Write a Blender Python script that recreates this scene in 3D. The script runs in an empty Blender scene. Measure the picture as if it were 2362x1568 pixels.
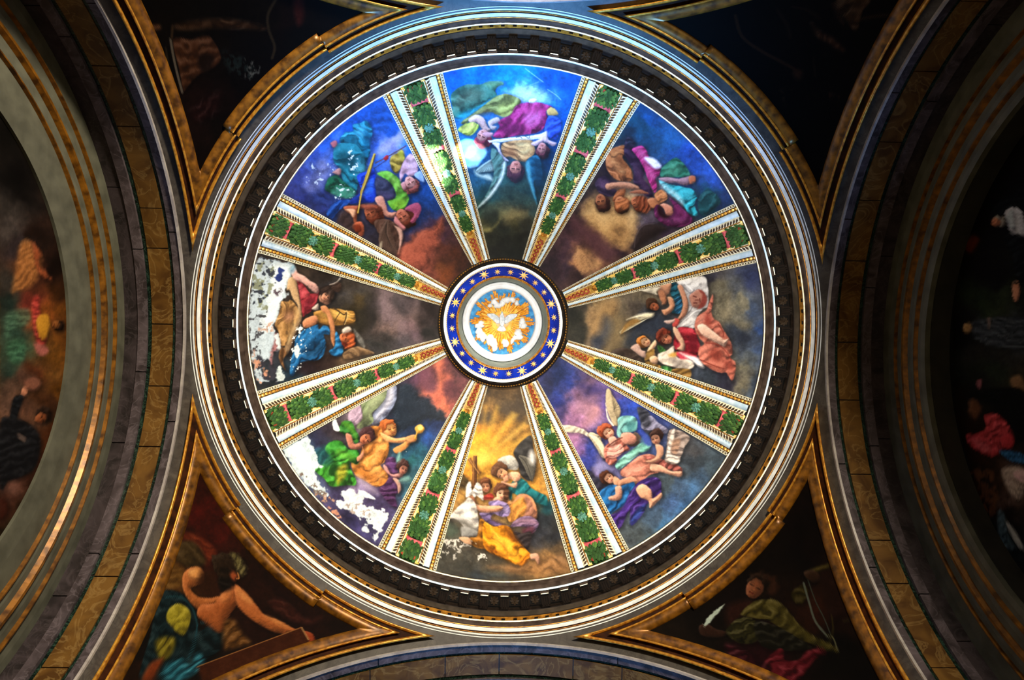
import bpy, math, random
import numpy as np
from mathutils import Matrix, Vector

random.seed(7)
rng = np.random.default_rng(11)
PI = math.pi
scene = bpy.context.scene
col = scene.collection

# ------------------------------------------------------------------ camera
FPX = 1575.0                       # focal length in pixels of the 2362 x 1568 frame
ROLL, TA, TB = 0.0181, -0.0247, -0.0415
EYE = 1.6                          # eye height; "h" below is height above the eye
CAM = np.array([-0.2718, -0.3053, 0.0])


def _rz(v, a):
    c, s = math.cos(a), math.sin(a)
    return np.array([v[0] * c - v[1] * s, v[0] * s + v[1] * c, v[2]])


_ca, _sa, _cb, _sb = math.cos(TA), math.sin(TA), math.cos(TB), math.sin(TB)
_v1 = np.array([-_sa, 0, _ca])
_yy = np.array([0, 1.0, 0])
AX_R = _rz(np.array([_ca, 0, _sa]), -ROLL)
AX_D = _rz(_cb * _yy + _sb * _v1, -ROLL)
AX_F = _rz(-_sb * _yy + _cb * _v1, -ROLL)

cam_data = bpy.data.cameras.new('camera')
cam_data.sensor_width = 36.0
cam_data.lens = FPX / 2362 * 36.0
cam_data.clip_end = 200
cam = bpy.data.objects.new('camera', cam_data)
col.objects.link(cam)
m = Matrix.Identity(4)
for i in range(3):
    m[i][0], m[i][1], m[i][2] = AX_R[i], -AX_D[i], -AX_F[i]
m[0][3], m[1][3], m[2][3] = CAM[0], CAM[1], EYE
cam.matrix_world = m
scene.camera = cam

# ------------------------------------------------------------------ world, lights, exposure
scene.view_settings.view_transform = 'Standard'
scene.view_settings.look = 'None'
scene.view_settings.exposure = 0.0
scene.view_settings.gamma = 1.0
scene.view_settings.use_curve_mapping = False
world = bpy.data.worlds.new('dim church interior')
scene.world = world
world.use_nodes = True
bg = world.node_tree.nodes['Background']
bg.inputs['Color'].default_value = (1.0, 0.86, 0.70, 1)
bg.inputs['Strength'].default_value = 0.02


def aim(o, target):
    d = Vector(target) - o.location
    o.rotation_euler = d.to_track_quat('-Z', 'Y').to_euler()


def spot(name, loc, target, power, color, angle, blend=0.4, size=0.3):
    d = bpy.data.lights.new(name, 'SPOT')
    d.energy, d.color, d.spot_size, d.spot_blend, d.shadow_soft_size = power, color, math.radians(angle), blend, size
    o = bpy.data.objects.new(name, d)
    col.objects.link(o)
    o.location = loc
    aim(o, target)
    return o


def area(name, loc, target, power, color, sx, sy):
    d = bpy.data.lights.new(name, 'AREA')
    d.shape, d.size, d.size_y, d.energy, d.color = 'RECTANGLE', sx, sy, power, color
    o = bpy.data.objects.new(name, d)
    col.objects.link(o)
    o.location = loc
    aim(o, target)
    return o


# unseen spots added near the floor to brighten the dome
for fx, fy in ((.1, .1), (-.1, .1), (-.1, -.1), (.1, -.1)):
    spot('added_dome_spot', (fx, fy, 0.4), (fx, fy, 17), 4000, (1.0, .97, .92), 45.4, .08, .15)
# daylight of the nave window (cool) and lamps of the chancel (warm)
nave = area('nave_window_light', (0, 24, 2.6), (0, -5.2, 15.4), 560, (.12, .42, 1.0), 4, 4)
nave.data.spread = math.radians(21)
area('chancel_lamp_light', (4.6, -14, 2.6), (-5, 4, 12), 7500, (1.0, .84, .62), 2.4, 2.4)
# sunbeams through the nave window, then faint lamp spots from the chancel side
for src, dst, pw, an in (((0, 22, 3), (-1.83, -4.13, 17.96), 700000, 1.05),
                         ((0, 22, 3), (-1.78, -3.94, 18.26), 900000, 1.15),
                         ((0, 22, 3), (-1.72, -3.73, 18.52), 600000, 1.0),
                         ((0, 22, 3), (-1.64, -3.64, 18.67), 300000, 1.0),
                         ((0, 22, 3), (-1.03, -4.21, 18.24), 900000, 1.2),
                         ((0, 22, 3), (-0.81, -4.15, 18.37), 800000, 1.1),
                         ((0, 22, 3), (-0.91, -4.02, 18.52), 500000, 1.0),
                         ((2, -18, 3), (4.51, .92, 17.83), 22000, 1.2),
                         ((2, -18, 3), (-1.87, 3.89, 18.26), 30000, 1.3)):
    spot('vault_beam', src, dst, pw, (1.0, .97, .92), an, .5, .03)
# how light the pigments of the three kinds of paintings are
ALB_PEND = (.72, .72, .72)
ALB_WALL = (.85, .85, .85)

# ------------------------------------------------------------------ helpers
def proj(P):
    """the pixel of the photograph a point (h above eye) stands for"""
    q = np.asarray(P, float) - CAM
    z = q @ AX_F
    return 1181 + FPX * (q @ AX_R) / z, 784 + FPX * (q @ AX_D) / z


def ray(px, py):
    d = AX_R * ((px - 1181) / FPX) + AX_D * ((py - 784) / FPX) + AX_F
    return d


def link(o, parent=None):
    col.objects.link(o)
    if parent is not None:
        o.parent = parent
    return o


def mesh_obj(name, V, F, mat, parent=None, smooth=False, vcol=None):
    V = np.asarray(V, np.float32).copy()
    V[:, 2] += EYE
    me = bpy.data.meshes.new(name)
    me.from_pydata(V.tolist(), [], [tuple(int(i) for i in f) for f in F])
    if vcol is not None:
        a = me.color_attributes.new('paint', 'FLOAT_COLOR', 'POINT')
        c = np.ones((len(V), 4), np.float32)
        c[:, :3] = vcol
        a.data.foreach_set('color', c.ravel())
    me.materials.append(mat)
    if smooth:
        me.shade_smooth()
    me.update()
    o = bpy.data.objects.new(name, me)
    return link(o, parent)


def grid_obj(name, P, mat, parent=None, smooth=True, vcol=None, close=False):
    """P (n,m,3) grid of points"""
    n, mm, _ = P.shape
    V = P.reshape(-1, 3).astype(np.float32).copy()
    V[:, 2] += EYE
    idx = np.arange(n * mm).reshape(n, mm)
    if close:
        idx = np.concatenate([idx, idx[:, :1]], 1)
    q = np.stack([idx[:-1, :-1], idx[:-1, 1:], idx[1:, 1:], idx[1:, :-1]], -1).reshape(-1, 4).astype(np.int32)
    me = bpy.data.meshes.new(name)
    me.vertices.add(len(V))
    me.vertices.foreach_set('co', V.ravel())
    me.loops.add(q.size)
    me.loops.foreach_set('vertex_index', q.ravel())
    me.polygons.add(len(q))
    me.polygons.foreach_set('loop_start', np.arange(0, q.size, 4, dtype=np.int32))
    me.update(calc_edges=True)
    if vcol is not None:
        a = me.color_attributes.new('paint', 'FLOAT_COLOR', 'POINT')
        c = np.ones((len(V), 4), np.float32)
        c[:, :3] = vcol.reshape(-1, 3)
        a.data.foreach_set('color', c.ravel())
    me.materials.append(mat)
    if smooth:
        me.shade_smooth()
    me.validate()
    o = bpy.data.objects.new(name, me)
    return link(o, parent)


def thing(name, label, cat, loc=(0, 0, 0), group=None):
    o = bpy.data.objects.new(name, None)
    o.empty_display_size = .2
    o['label'] = label
    o['category'] = cat
    if group:
        o['group'] = group
    return link(o)


def struct(o, label=None):
    o['kind'] = 'structure'
    if label:
        o['label'] = label
    return o


class MB:
    """collects faces of one mesh"""
    def __init__(s):
        s.V, s.F, s.C = [], [], []

    def add(s, V, F, c=None):
        b = len(s.V)
        s.V += [tuple(v) for v in V]
        s.F += [tuple(i + b for i in f) for f in F]
        s.C += [c if c is not None else (1, 1, 1)] * len(V)

    def obj(s, name, mat, parent=None, smooth=False, paint=False):
        return mesh_obj(name, s.V, s.F, mat, parent, smooth, np.array(s.C) if paint else None)


def lin(h):
    h = h.lstrip('#')
    c = np.array([int(h[i:i + 2], 16) for i in (0, 2, 4)]) / 255
    return np.where(c <= .04045, c / 12.92, ((c + .055) / 1.055) ** 2.4)


# ------------------------------------------------------------------ materials
def _mat(name, rough=.6, metal=0.0, spec=.3):
    ma = bpy.data.materials.new(name)
    ma.use_nodes = True
    nt = ma.node_tree
    b = nt.nodes['Principled BSDF']
    b.inputs['Roughness'].default_value = rough
    b.inputs['Metallic'].default_value = metal
    b.inputs['Specular IOR Level'].default_value = spec
    return ma, nt, b


def noise_mat(name, c1, c2, scale=4, rough=.6, metal=0.0, bump=0.0, detail=6, dist=0.0, spec=.3, lo=.35, hi=.65):
    ma, nt, b = _mat(name, rough, metal, spec)
    tc = nt.nodes.new('ShaderNodeTexCoord')
    n = nt.nodes.new('ShaderNodeTexNoise')
    n.inputs['Scale'].default_value = scale
    n.inputs['Detail'].default_value = detail
    n.inputs['Distortion'].default_value = dist
    r = nt.nodes.new('ShaderNodeValToRGB')
    r.color_ramp.elements[0].position, r.color_ramp.elements[1].position = lo, hi
    r.color_ramp.elements[0].color = (*lin(c1), 1)
    r.color_ramp.elements[1].color = (*lin(c2), 1)
    L = nt.links.new
    L(tc.outputs['Object'], n.inputs['Vector'])
    L(n.outputs['Fac'], r.inputs['Fac'])
    L(r.outputs['Color'], b.inputs['Base Color'])
    if bump:
        bp = nt.nodes.new('ShaderNodeBump')
        bp.inputs['Strength'].default_value = bump
        bp.inputs['Distance'].default_value = .02
        L(n.outputs['Fac'], bp.inputs['Height'])
        L(bp.outputs['Normal'], b.inputs['Normal'])
    return ma


def marble_mat(name, c1, c2, vein, scale=2.2, rough=.45, vein_amt=.5):
    ma = noise_mat(name, c1, c2, scale, rough, dist=1.2, detail=8)
    nt = ma.node_tree
    b = nt.nodes['Principled BSDF']
    ramp = [n for n in nt.nodes if n.type == 'VALTORGB'][0]
    tc = [n for n in nt.nodes if n.type == 'TEX_COORD'][0]
    w = nt.nodes.new('ShaderNodeTexNoise')
    w.inputs['Scale'].default_value = scale * .9
    w.inputs['Detail'].default_value = 5
    w.inputs['Distortion'].default_value = 2.5
    r2 = nt.nodes.new('ShaderNodeValToRGB')
    e = r2.color_ramp.elements
    e[0].position, e[0].color = .46, (0, 0, 0, 1)
    e[1].position, e[1].color = .50, (vein_amt,) * 3 + (1,)
    x = e.new(.54)
    x.color = (0, 0, 0, 1)
    mx = nt.nodes.new('ShaderNodeMix')
    mx.data_type = 'RGBA'
    L = nt.links.new
    L(tc.outputs['Object'], w.inputs['Vector'])
    L(w.outputs['Fac'], r2.inputs['Fac'])
    L(r2.outputs['Color'], mx.inputs['Factor'])
    L(ramp.outputs['Color'], mx.inputs['A'])
    mx.inputs['B'].default_value = (*lin(vein), 1)
    L(mx.outputs['Result'], b.inputs['Base Color'])
    return ma


def paint_mat(name, rough=.55, spec=.15, grain=.10, bump=.05):
    """pigment held in the mesh's paint attribute, with plaster grain"""
    ma, nt, b = _mat(name, rough, 0, spec)
    at = nt.nodes.new('ShaderNodeAttribute')
    at.attribute_name = 'paint'
    tc = nt.nodes.new('ShaderNodeTexCoord')
    n = nt.nodes.new('ShaderNodeTexNoise')
    n.inputs['Scale'].default_value = 26
    n.inputs['Detail'].default_value = 4
    mr = nt.nodes.new('ShaderNodeMapRange')
    mr.inputs['From Min'].default_value, mr.inputs['From Max'].default_value = .3, .7
    mr.inputs['To Min'].default_value, mr.inputs['To Max'].default_value = 1 - grain, 1 + grain
    mu = nt.nodes.new('ShaderNodeVectorMath')
    mu.operation = 'SCALE'
    L = nt.links.new
    L(tc.outputs['Object'], n.inputs['Vector'])
    L(n.outputs['Fac'], mr.inputs['Value'])
    L(at.outputs['Color'], mu.inputs[0])
    L(mr.outputs['Result'], mu.inputs['Scale'])
    L(mu.outputs['Vector'], b.inputs['Base Color'])
    if bump:
        bp = nt.nodes.new('ShaderNodeBump')
        bp.inputs['Strength'].default_value = bump
        bp.inputs['Distance'].default_value = .01
        L(n.outputs['Fac'], bp.inputs['Height'])
        L(bp.outputs['Normal'], b.inputs['Normal'])
    return ma


M = dict(
    white=noise_mat('white stucco', 'c9d2d0', 'eef2ee', 5, .55),
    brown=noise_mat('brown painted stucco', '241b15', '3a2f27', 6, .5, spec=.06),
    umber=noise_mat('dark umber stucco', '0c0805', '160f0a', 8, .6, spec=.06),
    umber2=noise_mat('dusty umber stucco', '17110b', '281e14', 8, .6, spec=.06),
    arris=marble_mat('highlit ridge marble', '837e7e', 'a19d99', '676264', 2.4, .4, .3),  # tone lightened to paint in the light along the arch ridges
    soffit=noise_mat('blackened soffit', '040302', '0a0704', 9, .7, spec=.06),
    taupe=noise_mat('taupe stucco', '262018', '352d24', 6, .6, spec=.06),
    gold=noise_mat('gilding', '9c6017', 'd09a37', 14, .32, .45, .05, spec=.5),
    oldgold=noise_mat('worn gilding', '7a4a14', 'c98a2e', 10, .38, .4, .05, spec=.5),
    darkgroove=noise_mat('oxblood groove', '1c0d06', '341a0c', 8, .6, spec=.06),
    goldframe=noise_mat('gilt picture frame', '452908', '8a5a16', 7, .36, .35, .06, spec=.5),
    paleblue=noise_mat('pale blue stucco', 'a9c6d6', 'd3e4ea', 4, .55),
    ivory=noise_mat('ivory gilt fillet', 'cfc49c', 'f3ecd2', 12, .5),
    fringe=noise_mat('yellow gilt leaf', 'e0b548', 'fbe9a0', 9, .45),
    ground=noise_mat('golden ground', '8a6420', 'c0943c', 9, .5),
    bronze=noise_mat('dark bronze leaf', '1d140c', '4a3620', 20, .5),
    red=noise_mat('rose red ribbon', '8f2f38', 'c25a5c', 16, .55, bump=.1),
    rope=noise_mat('brick red rope', '6a2314', 'a3432a', 18, .5, bump=.1),
    teal=noise_mat('verdigris flower', '2c5c4c', '5a8c78', 18, .55),
    leaf=paint_mat('painted leaf', .5, .25, .15, .1),
    fresco=paint_mat('fresco'),
    oil=paint_mat('dark oil painting', .65, .04, .12),
    cobalt=noise_mat('cobalt blue enamel', '02187a', '0632b8', 3, .45),
    star=noise_mat('gilt star', 'f0b24a', 'ffe2a0', 12, .45),
    drum=noise_mat('grey green plaster', '7f8f88', 'a3b0a8', 3, .65),
    snow=noise_mat('bright white plaster', 'f1eeee', 'ffffff', 6, .6),
    sky=noise_mat('painted blue sky', '1d74b4', '4aa6dc', 9, .6),
    ray=noise_mat('orange gilt ray', 'b8650c', 'f5a81c', 16, .45, .1),
    glow=noise_mat('yellow glory', 'f2a81a', 'ffd45c', 8, .5),
    peach=noise_mat('peach glory', 'f0b074', 'f8cf9a', 8, .5),
    ink=noise_mat('dark outline', '4a2c08', '6b4410', 8, .6),
    dove=noise_mat('dove white', 'c6cfd8', 'f4f6fa', 14, .6, bump=.1),
    gmarble=marble_mat('grey marble', '2f292b', '51494e', '6e666d', 2.4, .42, .35),
    dmarble=marble_mat('dark grey marble', '1f1b1c', '373033', '4c4548', 2.6, .42, .3),
    ochre=marble_mat('ochre marble', '452d11', '66491f', '8c7243', 1.8, .4, .4),
    serp=marble_mat('black green marble', '06100c', '10201a', '3a5a4c', 6, .3, .5),
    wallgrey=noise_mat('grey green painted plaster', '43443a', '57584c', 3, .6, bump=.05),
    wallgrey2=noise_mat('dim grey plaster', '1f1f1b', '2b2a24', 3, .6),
    pend=marble_mat('pendentive marble', '2e2a27', '44403b', '1f1c1a', 3.2, .5, .5),
    floor=marble_mat('pale floor marble', '8a8174', 'a89e8e', '6b6256', 1.2, .35, .4),
    wall=noise_mat('church wall plaster', '6a6252', '7d7564', 2, .7),
)

# ------------------------------------------------------------------ measures of the building
HC, RD = 13.5, 5.35                # dome: centre height, radius
AX, AA, AH0 = 5.914, 5.204, 7.403  # crossing arches: distance of the plane, radius, spring height
RS = math.hypot(AX, AA)            # pendentive sphere
XW = AX + 1.106                    # plane of the chapel walls
SIDES = {'left': PI, 'right': 0.0, 'bottom': PI / 2, 'top': -PI / 2}


def side_pt(a, e, u, h):
    c, s = math.cos(a), math.sin(a)
    return (e * c - u * s, e * s + u * c, h)


def arc_piece(a, t0, t1, prof, n):
    """sweep of a closed profile [(e, radius)] around the arch, as faces"""
    V, F = [], []
    k = len(prof)
    for i in range(n + 1):
        t = t0 + (t1 - t0) * i / n
        for e, r in prof:
            V.append(side_pt(a, e, r * math.cos(t), AH0 + r * math.sin(t)))
    for i in range(n):
        for j in range(k):
            F.append((i * k + j, i * k + (j + 1) % k, (i + 1) * k + (j + 1) % k, (i + 1) * k + j))
    F.append(tuple(range(k)))
    F.append(tuple(n * k + j for j in range(k)))
    return V, F


def arc_obj(name, mat, parent, a, prof, n=72, t0=0.0, t1=PI):
    V, F = arc_piece(a, t0, t1, prof, n)
    return mesh_obj(name, V, F, mat, parent)


def rot_pts(P, q):
    c, s = [(1, 0), (0, 1), (-1, 0), (0, -1)][q]
    P = np.asarray(P, float)
    Q = P.copy()
    Q[..., 0] = P[..., 0] * c - P[..., 1] * s
    Q[..., 1] = P[..., 0] * s + P[..., 1] * c
    return Q


# floor and chapel walls (mostly outside the frame, but they carry and close the room)
fl = mesh_obj('floor', [(-16, -30, -EYE), (16, -30, -EYE), (16, 30, -EYE), (-16, 30, -EYE),
                        (-16, -30, -EYE - .2), (16, -30, -EYE - .2), (16, 30, -EYE - .2), (-16, 30, -EYE - .2)],
              [(0, 1, 2, 3), (4, 5, 6, 7), (0, 1, 5, 4), (1, 2, 6, 5), (2, 3, 7, 6), (3, 0, 4, 7)], M['floor'])
struct(fl)
for side in ('left', 'right'):
    a = SIDES[side]
    V = [side_pt(a, e, u, h) for e in (XW + .62, XW + .9) for u, h in ((-6.5, -EYE), (6.5, -EYE), (6.5, 13.2), (-6.5, 13.2))]
    struct(mesh_obj('wall_' + side, V, [(0, 1, 2, 3), (4, 5, 6, 7), (0, 1, 5, 4), (1, 2, 6, 5), (2, 3, 7, 6), (3, 0, 4, 7)], M['wall']))

# corner piers that carry the arches
for q in range(4):
    base = rot_pts([(AX + .02, AA + .02, 0), (AA + .02, AX + .02, 0), (AA + .02, 7.8, 0), (7.8, 7.8, 0), (7.8, AA + .02, 0)], q)
    V = [(x, y, -EYE) for x, y, _ in base] + [(x, y, AH0) for x, y, _ in base]
    struct(mesh_obj('pier', V, [(0, 1, 2, 3, 4), (5, 6, 7, 8, 9)] + [(i, (i + 1) % 5, 5 + (i + 1) % 5, 5 + i) for i in range(5)], M['gmarble']))

# the four crossing arches: soffits of marble strips
W = [.18, .062, .374, .07, .168, .252]
for side, a in SIDES.items():
    root = struct(thing('arch', '', ''))
    del root['label'], root['category']
    root['label'] = {'left': 'crossing arch lined with lit ochre and grey marble, beside the pointing man painting', 'right': 'dark marble lined crossing arch beside the monk painting', 'bottom': 'crossing arch below the wooden cross fresco, its pale rim nearly touching the cornice', 'top': 'crossing arch above the white scroll fresco, only its bluish rim in view'}[side]
    e = AX
    # backing ring
    arc_obj('arch_core', M['dmarble'], root, a, [(AX + .01, AA + .05), (XW + .25, AA + .05), (XW + .25, AA + .3), (AX + .01, AA + .3)])
    arc_obj('arris_bead', M['arris'], root, a, [(AX - .005, AA - .025), (AX + .03, AA - .035), (AX + .05, AA + .01), (AX + .02, AA + .06), (AX - .01, AA + .04)])
    mats = [M['gmarble'], M['serp'], M['ochre'], M['serp'], M['gmarble'], M['dmarble']]
    nm = ['marble_border', 'dark_inlay', 'marble_slab', 'dark_inlay', 'marble_border', 'marble_border']
    pr = [.0, .03, .015, .03, -.02, .012]
    npc = [5, 4, 14, 4, 5, 5]
    for w, ma, nme, p, k in zip(W, mats, nm, pr, npc):
        cut = [0] + [(i + (rng.random() - .5) * .5) / k for i in range(1, k)] + [1]
        g = .0006
        for i in range(k):
            dp = rng.random() * .006
            arc_obj(nme, ma, root, a, [(e + .002, AA + p + dp), (e + w - .002, AA + p + dp), (e + w - .002, AA + .12), (e + .002, AA + .12)],
                    max(6, 80 // k), (cut[i] + g) * PI, (cut[i + 1] - g) * PI)
        e += w

# ------------------------------------------------------------------ pendentives
def sph(phi, th, d=0.0):
    R = RS - d
    return (R * math.cos(th) * math.cos(phi), R * math.cos(th) * math.sin(phi), AH0 + R * math.sin(th))


def th_of_rho(rho):
    k = rho / FPX
    A, B, C = 1 + k * k, -2 * AH0, AH0 * AH0 - RS * RS
    h = (-B + math.sqrt(B * B - 4 * A * C)) / (2 * A)
    return math.asin((h - AH0) / RS)


TH_RING = th_of_rho(727)
QUADS = {'bottom_right': 0, 'bottom_left': 1, 'top_left': 2, 'top_right': 3}


def th_low(phi, d):
    m = max(math.cos(phi), math.sin(phi))
    x = (AX - d) / (RS * m)
    return math.acos(x) if x < 1 else 0.0


def patch(d_arch, th_top, nphi, nth, delta, phi_t=0.0):
    P = np.zeros((nth + 1, nphi + 1, 3))
    for j in range(nphi + 1):
        phi = phi_t + (PI / 2 - 2 * phi_t) * j / nphi
        tt = th_top(phi)
        tl = min(th_low(phi, d_arch), tt)
        for i in range(nth + 1):
            P[i, j] = sph(phi, tt + (tl - tt) * i / nth, delta)
    return P


def ring_theta(rho, phi, step=9.0):
    r = rho + (step if abs(phi - PI / 4) < math.radians(10.75) else 0)
    return th_of_rho(r)


def tip_phi(d, rho):
    return math.acos(min(1, (AX - d) / (RS * math.cos(th_of_rho(rho)))))


def frame_loop(d, rho, delta, step=9.0):
    pt = tip_phi(d, rho)
    w = math.radians(10.75)
    pts = []
    for a0, a1, s in ((pt, PI / 4 - w, 0), (PI / 4 - w, PI / 4 + w, step), (PI / 4 + w, PI / 2 - pt, 0)):
        th = th_of_rho(rho + s)
        for k in range(25):
            pts.append(sph(a0 + (a1 - a0) * k / 24, th, delta))
    th0 = th_of_rho(rho)
    def arch_side(k, n=60):
        th = th0 * (1 - k / n)
        R = RS - delta
        x = AX - d - delta * .4
        y = math.sqrt(max(0, (R * math.cos(th)) ** 2 - x * x))
        return (x, y, AH0 + R * math.sin(th))
    left = [arch_side(k) for k in range(61)]
    right = [(y, x, h) for x, y, h in left]
    # order: along arch x-side upwards to tip, ring side, down the other arch
    return left[::-1] + pts[1:-1] + right


FRAME = [(.130, 747, .0), (.132, 747.3, .10), (.160, 750.5, .11), (.166, 751.5, .03), (.232, 761.5, .02), (.236, 762, .10),
         (.256, 765.5, .11), (.262, 766.5, .085), (.30, 773, .10), (.375, 786, .05), (.380, 787, .0)]
FMAT = ['goldframe', 'gold', 'goldframe', 'darkgroove', 'goldframe', 'gold', 'darkgroove', 'goldframe', 'goldframe', 'goldframe']
FNAME = ['', 'outer_fillet', '', 'groove', '', 'inner_fillet', '', '', 'cyma_moulding', '']
FGROUP = [(0, 3, 'gold', 'outer_fillet'), (3, 4, 'darkgroove', 'groove'), (4, 7, 'gold', 'inner_fillet'), (7, 10, 'goldframe', 'cyma_moulding')]
PEND_TXT = {
    'bottom_left': ('gilt frame of the pendentive with the bare shouldered bearded man', ),
    'bottom_right': ('gilt frame of the pendentive with the man holding a white feather', ),
    'top_left': ('gilt frame of the dark pendentive with the pale edged brown drapery', ),
    'top_right': ('gilt frame of the darkest pendentive with scattered faint brown limbs', ),
}
for qn, q in QUADS.items():
    P = rot_pts(patch(0.0, lambda p: TH_RING + .004, 72, 40, -.004), q)
    struct(grid_obj('ceiling_pendentive', P, M['pend']))
    fr = thing('gilt_frame', PEND_TXT[qn][0], 'frame', group='gilt frames of the pendentives')
    loops = [rot_pts(np.array(frame_loop(*L)), q) for L in FRAME]
    for i0, i1, mk, nme in FGROUP:
        grid_obj(nme, np.stack(loops[i0:i1 + 1]), M[mk], fr, smooth=False)

# ------------------------------------------------------------------ the entablature ring under the dome
def revolve(name, prof, mat, parent, n=240, smooth=False, cx=0.0):
    """prof: list of (rho, h)"""
    t = np.linspace(0, 2 * PI, n, endpoint=False)
    P = np.zeros((len(prof), n, 3))
    for i, (rho, h) in enumerate(prof):
        r = rho * h / FPX
        P[i, :, 0] = r * np.cos(t) + cx
        P[i, :, 1] = r * np.sin(t)
        P[i, :, 2] = h
    return grid_obj(name, P, mat, parent, smooth=smooth, close=True)


def bulge(p0, p1, amt, n=8):
    """rounded moulding between two (rho,h) points, bulging down and inwards"""
    out = []
    for i in range(n + 1):
        f = i / n
        b = math.sin(f * PI) * amt
        out.append((p0[0] + (p1[0] - p0[0]) * f + b * 18, p0[1] + (p1[1] - p0[1]) * f - b * .6))
    return out


cor = thing('cornice_ring', 'round moulded cornice with brackets and rosettes running below the frescoed dome', 'cornice')
revolve('lower_fascia', [(729, 12.66), (727, 12.68), (726.5, 12.69), (719.6, 12.80)], M['white'], cor)
revolve('groove', [(719.6, 12.80), (718.0, 12.80)], M['darkgroove'], cor)
revolve('gilt_fillet', [(718.0, 12.80), (717.0, 12.795), (716.6, 12.805)], M['oldgold'], cor)
revolve('groove', [(716.6, 12.805), (713.5, 12.83)], M['darkgroove'], cor)
revolve('upper_fascia', [(713.5, 12.83), (705.2, 12.97)], M['white'], cor)
revolve('groove', [(705.2, 12.97), (704.2, 12.965)], M['darkgroove'], cor)
revolve('gilt_fillet', [(704.2, 12.965), (702.9, 12.965), (702.2, 12.98)], M['oldgold'], cor)
revolve('round_moulding', bulge((702.2, 12.98), (691, 13.05), .02), M['brown'], cor, smooth=True)
revolve('gilt_fillet', [(691, 13.05), (690.5, 13.045), (687.6, 13.09)], M['ivory'], cor)
revolve('frieze', [(687.6, 13.09), (687.4, 13.12), (679, 13.25)], M['oldgold'], cor)
revolve('frieze_moulding', [(679, 13.25), (678, 13.25), (677, 13.27)], M['umber'], cor)
revolve('taupe_band', bulge((677, 13.27), (666, 13.36), .006), M['taupe'], cor, smooth=True)
revolve('umber_band', [(666, 13.36), (664, 13.365), (663, 13.385), (657.5, 13.43)], M['umber'], cor)
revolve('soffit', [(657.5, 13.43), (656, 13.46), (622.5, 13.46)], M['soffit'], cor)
revolve('corona_edge', [(622.5, 13.46), (621.8, 13.455), (618.2, 13.525)], M['paleblue'], cor)
revolve('cyma_moulding', bulge((618.2, 13.525), (607, 13.61), .010) + bulge((607, 13.62), (598, 13.70), .008), M['brown'], cor, smooth=True)
revolve('gilt_fillet', [(598, 13.70), (597.4, 13.695), (594.6, 13.74), (600, 13.76), (618, 13.77)], M['ivory'], cor)


def cyl(phi, rho, h):
    r = rho * h / FPX
    return (r * math.cos(phi), r * math.sin(phi), h)


NM = 84
PH0 = math.radians(-90 - 1.04 + .9)
mod_me = ros_me = None


def ring_box(mb, pc, dphi0, dphi1, rho0, rho1, h0, h1, taper=0.0):
    V = []
    for h in (h0, h1):
        for dp, rh in ((dphi0, rho0), (dphi1, rho0), (dphi1, rho1), (dphi0, rho1)):
            V.append(cyl(pc + dp, rh, h))
    # keep plan size constant with height
    mb.add(V, [(0, 1, 2, 3), (4, 5, 6, 7), (0, 1, 5, 4), (1, 2, 6, 5), (2, 3, 7, 6), (3, 0, 4, 7)])


def rosette_mb(pc, rho, h, rad, petals=8):
    """eight petalled flower hanging under a soffit"""
    mb = MB()
    c = np.array(cyl(pc, rho, h))
    er = np.array([math.cos(pc), math.sin(pc), 0])
    et = np.array([-math.sin(pc), math.cos(pc), 0])
    ez = np.array([0, 0, -1.0])
    for k in range(petals):
        a = 2 * PI * k / petals
        u = er * math.cos(a) + et * math.sin(a)
        v = -er * math.sin(a) + et * math.cos(a)
        w = rad * .36
        V = [c + ez * .012, c + u * rad * .55 + v * w + ez * .03, c + u * rad + v * w * .5 + ez * .02, c + u * rad * 1.03 + ez * .012,
             c + u * rad - v * w * .5 + ez * .02, c + u * rad * .55 - v * w + ez * .03, c + u * rad * .6 + ez * .012]
        mb.add(V, [(0, 1, 6), (1, 2, 6), (2, 3, 6), (3, 4, 6), (4, 5, 6), (5, 0, 6)])
    n = 8
    V = [c + ez * .06] + [c + (er * math.cos(2 * PI * k / n) + et * math.sin(2 * PI * k / n)) * rad * .24 + ez * .03 for k in range(n)]
    mb.add(V, [(0, k + 1, (k + 1) % n + 1) for k in range(n)])
    return mb


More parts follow.
